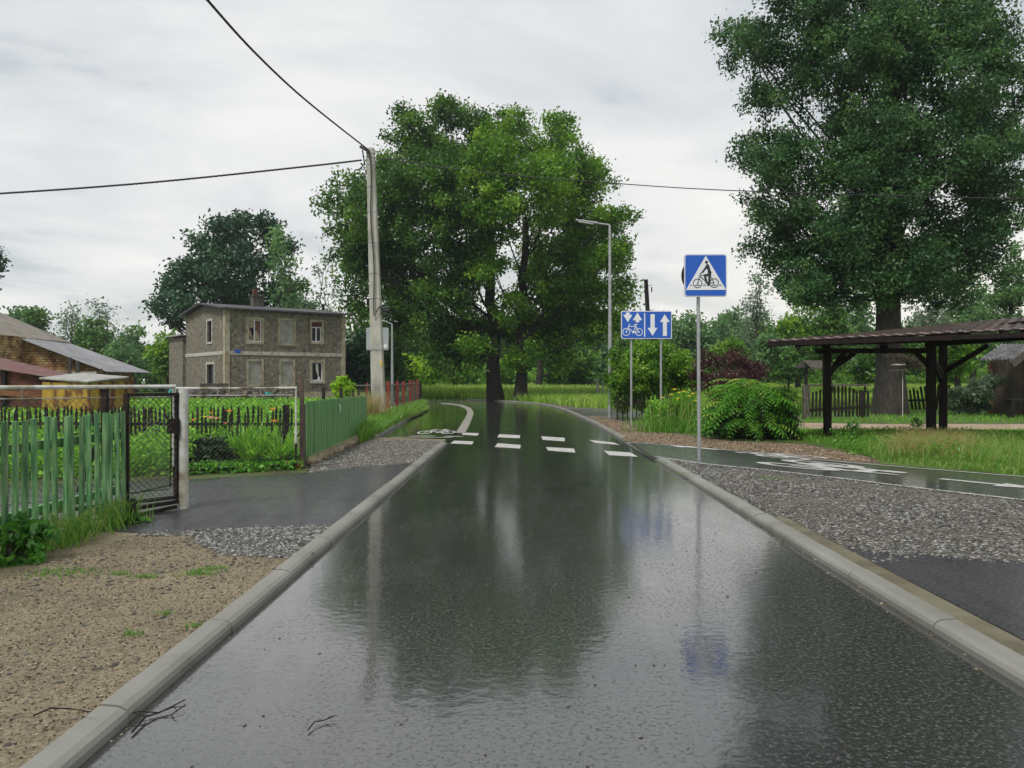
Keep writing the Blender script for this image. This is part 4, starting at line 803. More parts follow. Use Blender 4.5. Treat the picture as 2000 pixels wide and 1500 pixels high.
mb = MB(); sr = lambda v, k=.93: (Vector((qa.x+qc.x, qa.y+qc.y))/2).lerp(Vector((v.x, v.y)), k)
va, vb, vc, vd = map(sr, (qa, qb, qc, qd)); mb.prism([(v.x, v.y, 0) for v in (va, vb, vc, vd)], (0, 0, 1.42)); mb.build('body', m_yellow, yh)
mb = MB(); dd = vb.lerp(vc, .3); de = vb.lerp(vc, .62); nrm = Vector((vc.y-vb.y, -(vc.x-vb.x))).normalized()*.03
mb.prism([(dd.x+nrm.x, dd.y+nrm.y, .15), (de.x+nrm.x, de.y+nrm.y, .15), (de.x+nrm.x, de.y+nrm.y, 1.35), (dd.x+nrm.x, dd.y+nrm.y, 1.35)], (-nrm.x*.9, -nrm.y*.9, 0)); mb.build('rusty_door', m_rust, yh)
for k in (0, .3, .62, .98): q = vb.lerp(vc, k)+nrm*1.3; MB().bar((q.x, q.y, 0), (q.x, q.y, 1.42), .07).build('frame_post', m_rust, yh)

# ------------------------------------------------------------------ fences and gate on the left
dv = Vector((19/F, 1)).normalized()
def rel(xr, Y): return (xr+Y*19/F, Y)
def chain(mb, O, U, w, h, pitch=.065, r=.0024, z0=0):
    """chain-link: zig-zag diagonals inside a w x h panel starting at O, along U"""
    O = Vector(O); U = Vector(U).normalized()
    def add(u0, v0, u1, v1):
        a = O+U*u0+Vector((0, 0, v0)); b = O+U*u1+Vector((0, 0, v1)); mb.tube([a, b], r, 3, cap=False)
    n = int((w+h)/pitch)
    for i in range(n+1):
        s = i*pitch
        u0, v0 = (s, 0) if s <= w else (w, s-w); u1, v1 = (0, s) if s <= h else (s-h, h); add(u0, v0, u1, v1)
        s2 = s-h; u0, v0 = (s2, 0) if s2 >= 0 else (0, -s2); u1, v1 = (s2+h, h) if s2+h <= w else (w, w-s2)
        if u1 > u0: add(u0, v0, u1, v1)
gf = empty('picket_fence', (*rel(-4.2, 7.5), 0), 'weathered green picket fence in the left foreground with grass at its foot', 'fence')
y = 5.2; i = 0
while y < 8.55:
    x, yy = rel(-4.2+random.uniform(-.008, .008), y); w = .078+random.uniform(-.006, .008); ln = random.uniform(-.012, .012); zt = 1.165+random.uniform(-.02, .012); zb = random.choice((.2, .17, .12, .1))
    mb = MB(); hw = w/2
    # half-round picket facing the road
    prof = [(-.0, -hw), (.022, -hw*.55), (.03, 0), (.022, hw*.55), (0, hw), (-.012, hw*.6), (-.012, -hw*.6)]
    a = [(x+p, yy+q, zb) for p, q in prof]; b = [(x+p+ln, yy+q+ln, zt) for p, q in prof]; i0 = 0; mb.v = a+b; n = len(prof)
    mb.f = [tuple(range(n))[::-1], tuple(range(n, 2*n))]+[(k, (k+1) % n, n+(k+1) % n, n+k) for k in range(n)]
    mb.build('picket', m_green, gf); y += .138+random.uniform(-.018, .018); i += 1
for z in (.36, .93):
    mb = MB(); mb.bar((*rel(-4.25, 4.8), z), (*rel(-4.25, 8.45), z-.01), .035, .08); mb.build('rail', m_green, gf)
fp = empty('fence_post', (*rel(-4.3, 8.28), 0), 'black iron post with flat cap behind the last green pickets', 'fence post')
x, yy = rel(-4.33, 8.30); mb = MB(); mb.bar((x, yy, 0), (x, yy, 1.395), .055); mb.box((x, yy, 1.40), (.08, .08, .012)); mb.build('shaft', m_gateb, fp)
mb = MB(); mb.bar((x, yy, 1.05), (x-.22, yy-.1, .35), .03, .05); mb.build('brace', m_gateb, fp)
gp_ = empty('gate_post', (P(358, 0, 8.97).x, 8.97, 0), 'thick white pipe gate post stained with rust', 'gate post')
x = P(358.5, 0, 8.97).x; mb = MB(); mb.tube([(x, 8.97, -.05), (x, 8.97, .36)], .054, 20); mb.tube([(x, 8.97, .36), (x, 8.97, .37)], .057, 20); mb.tube([(x, 8.97, .37), (x, 8.97, 1.395)], .052, 20); mb.build('shaft', m_gatew, gp_, smooth=False)
mb = MB(); mb.box((x-.045, 8.90, .98), (.035, .05, .16)); mb.build('latch', m_gateb, gp_)
# short dark wicket panel
wk = empty('wicket_panel', (P(300, 0, 8.7).x, 8.7, 0), 'short black framed chain link panel between green fence and white post', 'fence panel')
a = Vector((P(247, 0, 8.5).x, 8.5, 0)); b = Vector((P(348, 0, 8.93).x, 8.93, 0))
mb = MB()
mb.bar(a+Vector((0, 0, .05)), a+Vector((0, 0, 1.35)), .045); mb.bar(b+Vector((-.02, 0, .12)), b+Vector((-.02, 0, 1.33)), .035)
mb.bar(a+Vector((0, 0, 1.34)), b+Vector((0, 0, 1.34)), .035); mb.bar(a+Vector((0, 0, .12)), b+Vector((0, 0, .14)), .04); mb.bar(a+Vector((0, -.1, .04)), b+Vector((0, -.04, .09)), .035)
mb.bar(a+Vector((.06, 0, .29)), b+Vector((-.06, 0, .33)), .012); mb.bar(b+Vector((-.09, 0, .3)), b+Vector((-.07, 0, 1.32)), .012); mb.build('frame', m_gateb, wk)
mb = MB(); chain(mb, a+Vector((0, 0, .14)), b-a, (b-a).length, 1.18); mb.build('mesh', m_wire, wk)
mb = MB(); mb.box((b.x-.04, b.y-.03, .985), (.13, .05, .16), rz=.3); mb.tube([(b.x-.1, b.y-.04, 1.05), (b.x-.12, b.y-.05, 1.12), (b.x-.06, b.y-.05, 1.13), (b.x-.04, b.y-.04, 1.06)], .008, 6); mb.build('lock', m_gateb, wk)
def leafgate(root, hinge, far, ztop, zbot, r, rb, low_dark=True, braces=(.3, .65)):
    h = Vector(hinge); f_ = Vector(far); U = (f_-h); w = U.length; U.normalize(); mb = MB()
    mb.tube([h+Vector((0, 0, zbot+.35)), h+Vector((0, 0, ztop)), f_+Vector((0, 0, ztop)), f_+Vector((0, 0, zbot+.35))], r, 10); mb.build('upper_frame', m_gatew, root, smooth=False)
    mb = MB(); mb.tube([h+Vector((0, 0, zbot+.35)), h+Vector((0, 0, zbot)), f_+Vector((0, 0, zbot)), f_+Vector((0, 0, zbot+.35))], rb, 8); mb.bar(h+U*.05+Vector((0, 0, zbot+.1)), f_-U*.05+Vector((0, 0, zbot+.12)), .008); mb.build('lower_frame', m_gateb, root)
    mb = MB(); zi = ztop-.115
    mb.tube([h+U*.06+Vector((0, 0, zi)), f_-U*.06+Vector((0, 0, zi+.01))], .007, 6)
    for k in braces: mb.tube([h+U*w*k+Vector((0, 0, zi)), h+U*w*k+Vector((0, 0, ztop))], .006, 6)
    mb.build('mesh_rod', m_gatew, root)
    mb = MB(); chain(mb, h+U*.06+Vector((0, 0, zbot+.11)), U, w-.12, zi-zbot-.11, .07); mb.build('mesh', m_wire, root)
ga = empty('gate_leaf', (P(343, 0, 9.05).x, 9.05, 0), 'white pipe gate leaf with chain link standing open behind green pickets', 'gate', 'open leaves of the driveway gate')
leafgate(ga, (P(341, 0, 9.05).x, 9.05, 0), (-5.35, 7.2, 0), 1.425, .17, .024, .022)
gb = empty('gate_leaf', (P(577, 0, 12.9).x, 12.9, 0), 'white pipe gate leaf standing open in front of the day lilies', 'gate', 'open leaves of the driveway gate')
leafgate(gb, (P(578, 0, 12.9).x, 12.9, 0), (P(338, 0, 12.1).x, 12.1, 0), 1.37, .12, .024, .022)
mp_ = empty('gate_post', (P(590, 0, 13.2).x, 13.2, 0), 'flaking black and white iron gate post by the green board fence', 'gate post')
q = P(591, 0, 13.2); mb = MB(); mb.bar((q.x, 13.2, 0), (q.x, 13.2, 1.10), .085); mb.build('lower_shaft', m_patch, mp_, bevel=.01); mb = MB(); mb.bar((q.x-.01, 13.2, 1.10), (q.x-.03, 13.2, 1.62), .06); mb.build('upper_shaft', m_patch, mp_, bevel=.005)
# stone at the post foot
def rock(name, c, s, m, label, cat, group=None, seed=0):
    rr = np.random.default_rng(seed); mb = MB(); n = 10; i0 = 0
    for j in range(6):
        ph = math.pi*(j+.5)/6-math.pi/2
        for k in range(n): th = 6.283*k/n; e_ = 1+rr.uniform(-.14, .14); mb.v.append((c[0]+s[0]*math.cos(ph)*math.cos(th)*e_, c[1]+s[1]*math.cos(ph)*math.sin(th)*e_, c[2]+s[2]*(math.sin(ph)*e_*.9)))
    for j in range(5):
        for k in range(n): mb.f.append((j*n+k, j*n+(k+1) % n, (j+1)*n+(k+1) % n, (j+1)*n+k))
    mb.f += [tuple(range(n))[::-1], tuple(range(5*n, 6*n))]
    return tag(mb.build(name, m, smooth=True), label, cat, group)
rock('stone', (*G(575, 922)[:2], .1), (.16, .12, .11), m_rust, 'reddish stone at the foot of the flaking gate post', 'stone', None, 3)
# board fence
bf = empty('board_fence', (P(600, 0, 13.8).x, 13.8, 0), 'bright green close boarded fence on a stone edging', 'fence')
A_ = Vector((P(597, 0, 13.8).x, 13.8)); B_ = Vector((P(716, 0, 21.0).x, 21.0)); D_ = (B_-A_); Lb = D_.length; D_.normalize(); nb = int(Lb/.085); mb = MB()
for i in range(nb):
    q = A_+D_*(i+.5)*Lb/nb; z1 = 1.13-.05*i/nb+random.uniform(-.012, .012); mb.box((q.x+random.uniform(-.004, .004), q.y, (.17+z1)/2), (.018, .074, z1-.17), rz=math.atan2(D_.y, D_.x)-math.pi/2+random.uniform(-.06, .06))
mb.build('boards', m_green2, bf); mb = MB()
for z in (.35, .95): mb.bar((A_.x-.05, A_.y, z), (B_.x-.05, B_.y, z), .04, .07)
mb.build('rail', m_green2, bf)
mb = MB(); q = A_.lerp(B_, .42); mb.tube([(q.x+.02, q.y, .98), (q.x+.05, q.y, .97), (q.x+.055, q.y, .88), (q.x+.05, q.y, .83)], .012, 6); mb.build('hook', m_frame, bf)
for i in range(22):
    q = A_+D_*(i+.2)/22*Lb; rock('edging_stone', (q.x+.1+random.uniform(-.02, .03), q.y, LV+.03), (.09+random.random()*.03, .17, .075+random.random()*.03), m_stone, 'pale rough stone in the row under the green board fence', 'stone', 'edging stones under the board fence', i)
# dark picket fence in the garden
pf = empty('picket_fence', (-8, 16.5, 0), 'dark wooden picket fence with pointed tops across the garden', 'fence')
x = -13.0; n = 0
while x < -4.25 and n < 100:
    lean = random.uniform(-.03, .03); zt = .96+random.uniform(-.07, .05)-(0.1 if random.random() < .06 else 0); w = .036+random.random()*.014; yy = 16.5+random.uniform(-.02, .02); z0 = .3+random.random()*.1
    mb = MB(); mb.v = [(x-w/2, yy, z0), (x+w/2, yy, z0), (x+w/2+lean, yy, zt-.1), (x+lean, yy, zt), (x-w/2+lean, yy, zt-.1)]; mb.v += [(a, b+.018, c) for a, b, c in mb.v]
    mb.f = [(0, 1, 2, 3, 4), (9, 8, 7, 6, 5)]+[(k, 5+k, 5+(k+1) % 5, (k+1) % 5) for k in range(5)]; mb.build('picket', m_dwood, pf); x += .089+random.uniform(-.02, .015); n += 1
mb = MB(); mb.bar((-13.1, 16.54, .60), (-4.2, 16.54, .58), .05, .06); mb.build('rail', m_dwood, pf); mb = MB(); mb.bar((-13.1, 16.54, .36), (-4.2, 16.54, .35), .04, .06); mb.build('rail', m_dwood, pf)
for px in (280, 438, 556): q = P(px, 0, 16.6); mb = MB(); mb.bar((q.x, 16.62, 0), (q.x+.03, 16.6, .98 if px > 500 else .9), .11 if px > 500 else .06); mb.build('post', m_dwood, pf)
for px, py, Y, lab in ((632, 757, 24, 'dark stump post standing behind the green board fence'), (666, 758, 26, 'dark post below the yellow shrub'), (690, 762, 27, 'short dark post nearest the utility pole')):
    q = P(px, py, Y); o = MB().bar((q.x, Y, 0), (q.x, Y, q.z), .09).build('garden_post', m_dwood, bevel=.01); tag(o, lab, 'post')

# ------------------------------------------------------------------ plants near the gate
def spear_plant(name, label, c, n, Lh, w, m, cat, spread=1.0, group=None):
    root = empty(name, (c[0], c[1], LV), label, cat, group); V = []; Fc = []; T = []
    for i in range(n):
        a = RNG.random()*6.283; el = RNG.uniform(.35, 1.0); L_ = Lh*RNG.uniform(.7, 1.15); d = np.array([math.cos(a), math.sin(a)]); s = np.array([-d[1], d[0]])*w/2; i0 = len(V)
        for k in range(6):
            t = k/5; r_ = spread*L_*(1-el*.6)*t; z = L_*(t*el-.45*t*t*(1.1-el)); ww = (1-t)**.6*(.7+.6*t)
            o = np.array([c[0], c[1]])+d*(r_+.03); V.append((*(o-s*ww), LV+max(z, .01))); V.append((*(o+s*ww), LV+max(z, .01)))
        for k in range(5): Fc.append((i0+2*k, i0+2*k+1, i0+2*k+3, i0+2*k+2)); T.append(RNG.random())
    link('leaves', nmesh(name, V, Fc, T), m, root); return root
def flower(name, label, c, z, s, m, group, stem_m=lf_weed, n=7):
    root = empty(name, (c[0], c[1], LV), label, 'flower', group); mb = MB(); mb.tube([(c[0], c[1], LV), (c[0]+.02, c[1], z)], .006, 5); mb.build('stem', stem_m, root)
    V = []; Fc = []
    for i in range(n):
        a = 6.283*i/n; d = Vector((math.cos(a), math.sin(a), .55)).normalized(); sd_ = Vector((-math.sin(a), math.cos(a), 0)); p = Vector((c[0]+.02, c[1], z)); i0 = len(V)
        V += [p, p+d*s*.6+sd_*s*.25, p+d*s, p+d*s*.6-sd_*s*.25]; Fc.append((i0, i0+1, i0+2, i0+3))
    link('petals', nmesh(name, [tuple(v) for v in V], Fc, RNG.random(n)), m, root); return root
for (px, py, Y, lab) in ((500, 900, 13.6, 'largest day lily clump with long arching leaves in the middle of the border'), (468, 905, 13.8, 'day lily clump left in the border beside the dark peony'), (545, 905, 13.5, 'day lily clump at the border end by the gate hinge')):
    spear_plant('day_lily', lab, (P(px, 0, Y).x, Y), 260, .82, .045, lf_crop, 'day lily', 1.0, 'day lilies in the border')
for (px, Y, z, m, s, lab) in ((445, 14.4, .92, lf_flow, .09, 'orange lily bloom left of the arching leaves'), (530, 14.6, .95, lf_flow, .09, 'tall orange lily bloom above the arching leaves'), (533, 14.2, .75, lf_flow, .09, 'low wide orange lily bloom'), (408, 14.0, .82, lf_pink, .10, 'pink bloom above the dark peony leaves'), (420, 14.2, .80, lf_pink, .08, 'small pink bloom beside the larger pink one'),
                              (375, 14.1, .78, lf_flow, .07, 'rusty orange bloom beside the white gate post'), (397, 14.2, .83, lf_yflow, .06, 'yellow bloom left of the pink flowers'), (438, 14.2, .72, lf_pink, .06, 'faded bloom low at the peony edge'), (410, 14.3, .9, lf_flow, .06, 'orange bud standing over the peony')):
    flower('garden_flower', lab, (P(px, 0, Y).x, Y), z, s, m, 'flowers in the border')
def bush(name, label, lobes, m, leaf, cr, per, cat='bush', dens=1.0, up=.3, stem=True, group=None, twigs=2):
    cx = np.mean([l_[0] for l_ in lobes]); cy = np.mean([l_[1] for l_ in lobes])
    return tree(name, label, (cx, cy, LV), lobes, .05, m, m_bark, leaf=leaf, cr=cr, per=per, dens=dens, cat=cat, trunk_top=max(.3, min(l_[2] for l_ in lobes)), group=group, twigs=twigs, up=up, shell=.2)
bush('peony_bush', 'dark leaved peony bush right of the white gate post', lobes_px([(385, 885, 32, 0), (420, 880, 30, 0), (395, 905, 30, 0), (425, 900, 24, 0), (375, 870, 20, 0), (440, 890, 18, 0)], 13.3), lf_thuja, .09, .10, 40, dens=1.3)
bush('yellow_shrub', 'small yellow green shrub at the right corner of the house', lobes_px([(655, 755, 14, 0), (668, 745, 14, 0), (680, 757, 12, 0), (668, 765, 16, 0)], 27), lf_yel, .10, .12, 24)
bush('garden_bush', 'rough green bush at the foot of the concrete pole', lobes_px([(722, 800, 12, 0), (728, 822, 18, 0), (718, 835, 14, 0), (732, 845, 10, 0)], 24.5), lf_weed, .09, .14, 30)
xy = np.array([P(722, 0, 24.6).x, 24.6])+RNG.normal(size=(700, 2))*np.array([.22, .3]); stuff('seeding_grass', *blades(xy, LV, 1.05, .012, .5, .2, .3), lf_dry, 'tall seeding grass leaning on the concrete pole', 'grass')
bush('weed_bush', 'leafy weeds under the first red posts', lobes_px([(765, 815, 9, 0), (778, 806, 9, 0), (792, 802, 8, 0), (805, 799, 7, 0)], 36), lf_weed, .12, .18, 26)
bush('nettle_patch', 'dark leafy nettles at the bottom left of the green fence', lobes_px([(20, 1045, 40, 0), (60, 1075, 30, -.1), (0, 1090, 40, -.2), (35, 1100, 25, -.2), (75, 1040, 22, 0)], 6.45), lf_weed, .085, .075, 20, dens=.8)
bush('vine_plant', 'broad leaved weed climbing the foot of the black fence post', lobes_px([(262, 1010, 16, 0), (245, 1020, 16, 0), (278, 1020, 12, 0), (255, 1035, 10, 0)], 8.1), lf_weed, .075, .07, 14, dens=.8)
xy = np.column_stack([RNG.uniform(6.3, 8.4, 900), RNG.normal(size=900)*.12]); xy = np.column_stack([-4.1+xy[:, 0]*19/F+xy[:, 1], xy[:, 0]])
stuff('fence_grass', *join(blades(xy, LV, .24, .010, 1.3, 0, .8), blades(xy[:90], LV, .36, .008, 1.3, .1, .5)), lf_verge, 'long green and yellow grass along the foot of the green pickets', 'grass')

# ------------------------------------------------------------------ utility pole and cables
up_ = empty('utility_pole', (P(740, 0, 27.2).x, 27.2, 0), 'tall leaning concrete utility pole with clamps and a black cable', 'utility pole')
pb_ = Vector((P(741, 0, 27.2).x, 27.2, -.1)); pt_ = P(723.5, 289, 27.2)
mb = MB(); mb.bar(pb_, pt_, .46, .40, up=(0, 1, 0), taper=.56); mb.build('shaft', m_pole, up_, bevel=.035)
mb = MB(); 
for t in (.28, .275, .46, .55, .66, .77, .86, .94, .965, .98):
    q = pb_.lerp(pt_, t); w = .46*(1-.44*t)+.015; mb.bar(q-Vector((0, 0, .012)), q+Vector((0, 0, .012)), w, w*.9, up=(0, 1, 0))
mb.build('clamp_band', m_grey, up_)
mb = MB(); pts = [pt_+Vector((-.02, -.16, -.1))]
for k in range(1, 12): q = pt_.lerp(pb_, k*.055); pts.append(q+Vector((.0+.03*math.sin(k), -.17-.006*k, 0)))
pts += [P(742, 598, 26.95), P(748, 603, 27.1)]; mb.tube(pts, .022, 6); mb.build('down_cable', m_black, up_)
mb = MB(); q = P(752, 605, 27.1); mb.box(q, (.28, .12, .1)); mb.box(q+Vector((-.05, 0, -.13)), (.22, .1, .07)); mb.tube([q+Vector((-.3, 0, .05)), q+Vector((.15, 0, .1))], .02, 6); mb.build('cable_bracket', m_black, up_)
mb = MB(); mb.tube([P(708, 293, 27), P(712, 320, 27), P(703, 330, 27), P(692, 333, 27)], .025, 6); mb.box(P(712, 291, 27.0), (.35, .1, .08), ry=.5); mb.build('tension_clamp', m_black, up_)
mb = MB(); mb.bar(P(744, 704, 27), P(745, 715, 27), .05, .03); mb.build('yellow_tag', lf_yflow, up_)
def cable(name, label, pts, Ys, r, twist=True):
    P3 = [P(px, py, Y) for (px, py), Y in zip(pts, Ys)]; out_ = []
    n = 24
    for i in range(n+1):     # smooth interpolation through the knots
        t = i/n*(len(P3)-1); k = min(int(t), len(P3)-2); u = t-k; p0 = P3[max(k-1, 0)]; p1 = P3[k]; p2 = P3[k+1]; p3 = P3[min(k+2, len(P3)-1)]
        out_.append(.5*((2*p1)+(p2-p0)*u+(2*p0-5*p1+4*p2-p3)*u*u+(3*p1-p0-3*p2+p3)*u**3))
    mb = MB()
    if twist:
        fine_ = [out_[j].lerp(out_[j+1], s/12) for j in range(n) for s in range(12)]
        for ph in (0, 2.1, 4.2): mb.tube([p+Vector((math.cos(j*.9+ph), 0, math.sin(j*.9+ph)))*r*.6 for j, p in enumerate(fine_)], r*.75, 4, cap=False)
    else: mb.tube(out_, r, 5)
    return tag(mb.build(name, m_black), label, 'cable')
cable('overhead_cable', 'twisted black cable rising from the pole top to the upper left', [(716, 290), (600, 198), (500, 105), (405, 0), (330, -90)], [27, 20.5, 16.8, 14, 12.4], .022)
cable('overhead_cable', 'twisted black cable running from the pole to the left edge', [(706, 313), (600, 325), (300, 356), (0, 378), (-300, 393)], [27, 27, 26, 25, 24], .026)
cable('overhead_cable', 'thin cable crossing from the pole behind the lamp to the right edge', [(738, 308), (940, 336), (1160, 355), (1450, 373), (2000, 388), (2300, 384)], [27.2, 27, 26.8, 26.5, 26, 25.7], .017, False)

# ------------------------------------------------------------------ lamps
def lamp(label, px, Y, ytop, armpx, army, headlen, r0, dirx):
    q0 = P(px, 0, Y); zt = P(px, ytop, Y).z; root = empty('street_lamp', (q0.x, Y, 0), label, 'street lamp')
    mb = MB(); mb.tube([(q0.x, Y, 0), (q0.x, Y, 1.2), (q0.x-.01, Y, zt)], [r0, r0*.95, r0*.5], 12); mb.tube([(q0.x, Y, 0), (q0.x, Y, .05)], r0*1.4, 12); mb.build('pole', m_galv, root, smooth=False)
    a = Vector((q0.x, Y, zt)); b = P(armpx, army, Y); mb = MB(); mb.tube([a-Vector((0, 0, .03)), a+Vector((-.05, 0, .02)), b], .03, 8); mb.build('arm', m_galv, root)
    d = (b-a).normalized(); mb = MB(); mb.bar(b+Vector((.05, 0, 0)), b+d*headlen, .22, .07, up=(0, 0, 1), taper=.75); mb.build('lamp_head', m_galv, root, bevel=.02); mb = MB(); mb.bar(b+d*.12-Vector((0, 0, .05)), b+d*headlen*.9-Vector((0, 0, .045)), .16, .02); mb.build('lens', m_swhite, root)
    return root
l1 = lamp('tall galvanised street lamp beside the lane sign', 1191.5, 30, 440, 1165, 436, .78, .085, -1)
MB().box((P(1191.5, 0, 30).x, 29.92, P(0, 693, 30).z), (.1, .02, .14)).build('yellow_tag', lf_yflow, l1)
lamp('distant pale street lamp behind the red post fence', 766, 50, 633, 752, 628, .5, .10, -1)

# ------------------------------------------------------------------ signs
def rrect(w, h, r, n=5):
    o = []
    for cx_, cy_, a0 in ((w/2-r, h/2-r, 0), (-w/2+r, h/2-r, 90), (-w/2+r, -h/2+r, 180), (w/2-r, -h/2+r, 270)):
        for i in range(n+1): a = R(a0+90*i/n); o.append((cx_+r*math.cos(a), cy_+r*math.sin(a)))
    return o
def plate(root, name, c, w, h, r, th, m):
    mb = MB(); mb.prism([(c[0]+u, c[1], c[2]+v) for u, v in rrect(w, h, r)], (0, th, 0)); return mb.build(name, m, root)
s1 = empty('bicycle_crossing_sign', (P(1364, 0, 14.2).x, 14.2, 0), 'square blue cyclist crossing sign with white triangle on a steel post', 'road sign')
X1 = P(1365.5, 0, 14.2).x; cz = P(1378, 538, 14.1); 
mb = MB(); mb.tube([(X1, 14.2, -.02), (X1-.02, 14.2, cz.z+.3)], .031, 16); mb.build('post', m_galv, s1)
pl = plate(s1, 'sign_plate', (cz.x, 14.10, cz.z), .755, .755, .05, .02, m_grey)
plate(pl, 'white_border', (cz.x, 14.097, cz.z), .745, .745, .045, .002, m_swhite); plate(pl, 'blue_field', (cz.x, 14.093, cz.z), .715, .715, .035, .002, m_blue)
fn = lambda u, v: (cz.x+(u-1390)/560*.755, 14.089, cz.z+(386-v)/560*.755)
Flat().poly([(1390, 128), (1658, 574), (1132, 578)]).build('triangle', m_swhite, fn, pl)
fn2 = lambda u, v: (cz.x+(u-1390)/560*.755, 14.086, cz.z+(386-v)/560*.755)
f = Flat().disc((1400, 214), 20).poly([(1398, 243), (1418, 236), (1436, 255), (1447, 300), (1466, 345), (1458, 398), (1412, 400), (1416, 350), (1414, 305), (1388, 300)])
f.line([(1410, 252), (1378, 305), (1345, 348)], 24).line([(1345, 348), (1318, 362)], 12).line([(1440, 378), (1378, 384), (1398, 465), (1408, 488)], 30).line([(1440, 390), (1434, 500), (1410, 515)], 30)
f.ring((1283, 490), 57, 9).ring((1500, 486), 57, 9).line([(1283, 490), (1312, 400), (1318, 365), (1332, 352)], 9).line([(1312, 398), (1400, 470)], 10).line([(1318, 384), (1375, 388)], 8).line([(1455, 400), (1500, 487), (1405, 478)], 9).disc((1283, 490), 8).disc((1402, 478), 15)
for a, b in ((1183, 1210), (1245, 1320), (1355, 1390), (1410, 1440), (1467, 1530), (1565, 1595)): f.poly([(a, 518), (a+5, 508), (b-2, 508), (b, 518)])
f.build('cyclist_symbol', m_sblack, fn2, pl, th=(0, -1, 0))
mb = MB(); mb.tube([(cz.x-.045, 14.27, cz.z+.02), (cz.x-.045, 14.285, cz.z+.02)], .345, 36); mb.build('round_sign_back', m_gateb, s1)
mb = MB(); mb.box((X1-.02, 14.16, cz.z+.2), (.3, .05, .03)); mb.box((X1-.02, 14.16, cz.z-.2), (.3, .05, .03)); mb.build('clamp', m_galv, s1)
s2 = empty('lane_sign', (P(1262, 0, 25.5).x, 25.5, 0), 'wide blue sign with bicycle and arrows on two posts', 'road sign')
c2 = P(1262.8, 634.5, 25.4); W2, H2 = 1.62, .895
for px in (1233, 1291): x = P(px, 0, 25.5).x; MB().tube([(x, 25.5, -.02), (x, 25.5, c2.z+.35)], .034, 12).build('post', m_galv, s2)
pl = plate(s2, 'sign_plate', (c2.x, 25.42, c2.z), W2, H2, .05, .02, m_grey); plate(pl, 'white_border', (c2.x, 25.416, c2.z), W2-.01, H2-.01, .045, .002, m_swhite); plate(pl, 'blue_field', (c2.x, 25.411, c2.z), W2-.055, H2-.055, .035, .002, m_blue)
fn = lambda u, v: (c2.x+(u-619)/658*W2, 25.406, c2.z+(1030-v)/658*W2)
f = Flat().poly([(350, 870), (402, 870), (402, 900), (438, 900), (378, 995), (317, 900), (350, 900)]).poly([(503, 870), (562, 970), (524, 970), (524, 998), (478, 998), (478, 970), (440, 970)]).poly([(588, 878), (602, 878), (602, 1185), (588, 1185)])
f.poly([(670, 892), (725, 892), (725, 1068), (760, 1068), (697, 1170), (632, 1068), (670, 1068)]).poly([(855, 892), (918, 993), (882, 993), (882, 1172), (830, 1172), (830, 993), (793, 993)])
f.build('arrow_symbols', m_swhite, fn, pl, th=(0, -1, 0)); bike(Flat(), 9).build('bicycle_symbol', m_swhite, fn, pl, th=(0, -1, 0))
s3 = empty('sign_back', (P(739, 0, 33).x, 33, 0), 'grey back of a square sign half hidden by the concrete pole', 'road sign')
c3 = P(737.5, 662, 33); MB().tube([(c3.x, 33.05, 0), (c3.x, 33.05, c3.z+.4)], .035, 10).build('post', m_galv, s3); pl = plate(s3, 'sign_plate', (c3.x, 32.95, c3.z), .9, .9, .06, .03, m_grey); plate(pl, 'rim', (c3.x, 32.985, c3.z), .94, .94, .07, .01, m_galv)
MB().box((c3.x+.33, 32.94, c3.z-.3), (.12, .01, .14)).build('sticker', m_swhite, pl)

# ------------------------------------------------------------------ red post fence
rfn = empty('red_post_fence', (P(760, 0, 33).x, 33, 0), 'fence of red painted posts with grey mesh beside the far kerb', 'fence')
rp_ = [(717, 748, 42), (758, 745, 31.5), (776, 745, 34.5), (788, 745, 37), (801, 743, 40), (808, 744, 42.5), (815.5, 742, 44)]
prev = None
for px, py, Y in rp_:
    q = P(px, py, Y); x = q.x; MB().box((x, Y, q.z/2), (.12, .12, q.z)).build('post', m_red, rfn, bevel=.01)
q = P(821.5, 744, 45); MB().box((q.x, 45, q.z/2), (.12, .12, q.z)).build('end_post', m_dwood, rfn, bevel=.01)
mesh_l = [P(700, 0, 28.5), P(758, 0, 31.6), P(821, 0, 45)]; mb = MB(); mb2 = MB()
for a, b in zip(mesh_l, mesh_l[1:]):
    a = Vector((a.x-.06, a.y+.08, 0)); b = Vector((b.x-.06, b.y+.08, 0))
    for z in (1.3, .35): mb.bar(a+Vector((0, 0, z)), b+Vector((0, 0, z)), .03, .05)
    chain(mb2, a+Vector((0, 0, .3)), b-a, (b-a).length, 1.0, .14, .004)
mb.build('rail', m_galv, rfn); mb2.build('mesh', m_wire, rfn)

# ------------------------------------------------------------------ wooden pole
wp = empty('wooden_pole', (P(1272, 0, 48).x, 48, 0), 'dark leaning wooden pole rising behind the blue lane sign', 'pole')
a = Vector((P(1275, 0, 48).x, 48, 0)); b = P(1261.5, 546, 48); MB().tube([a, b], [.17, .12], 10).build('shaft', m_dwood, wp)
mb = MB(); c = P(1263, 559, 47.9); mb.bar(c+Vector((-.35, 0, -.1)), c+Vector((.3, 0, .06)), .03); mb.box(c+Vector((.3, 0, -.2)), (.06, .06, .3)); mb.build('bracket', m_gateb, wp)

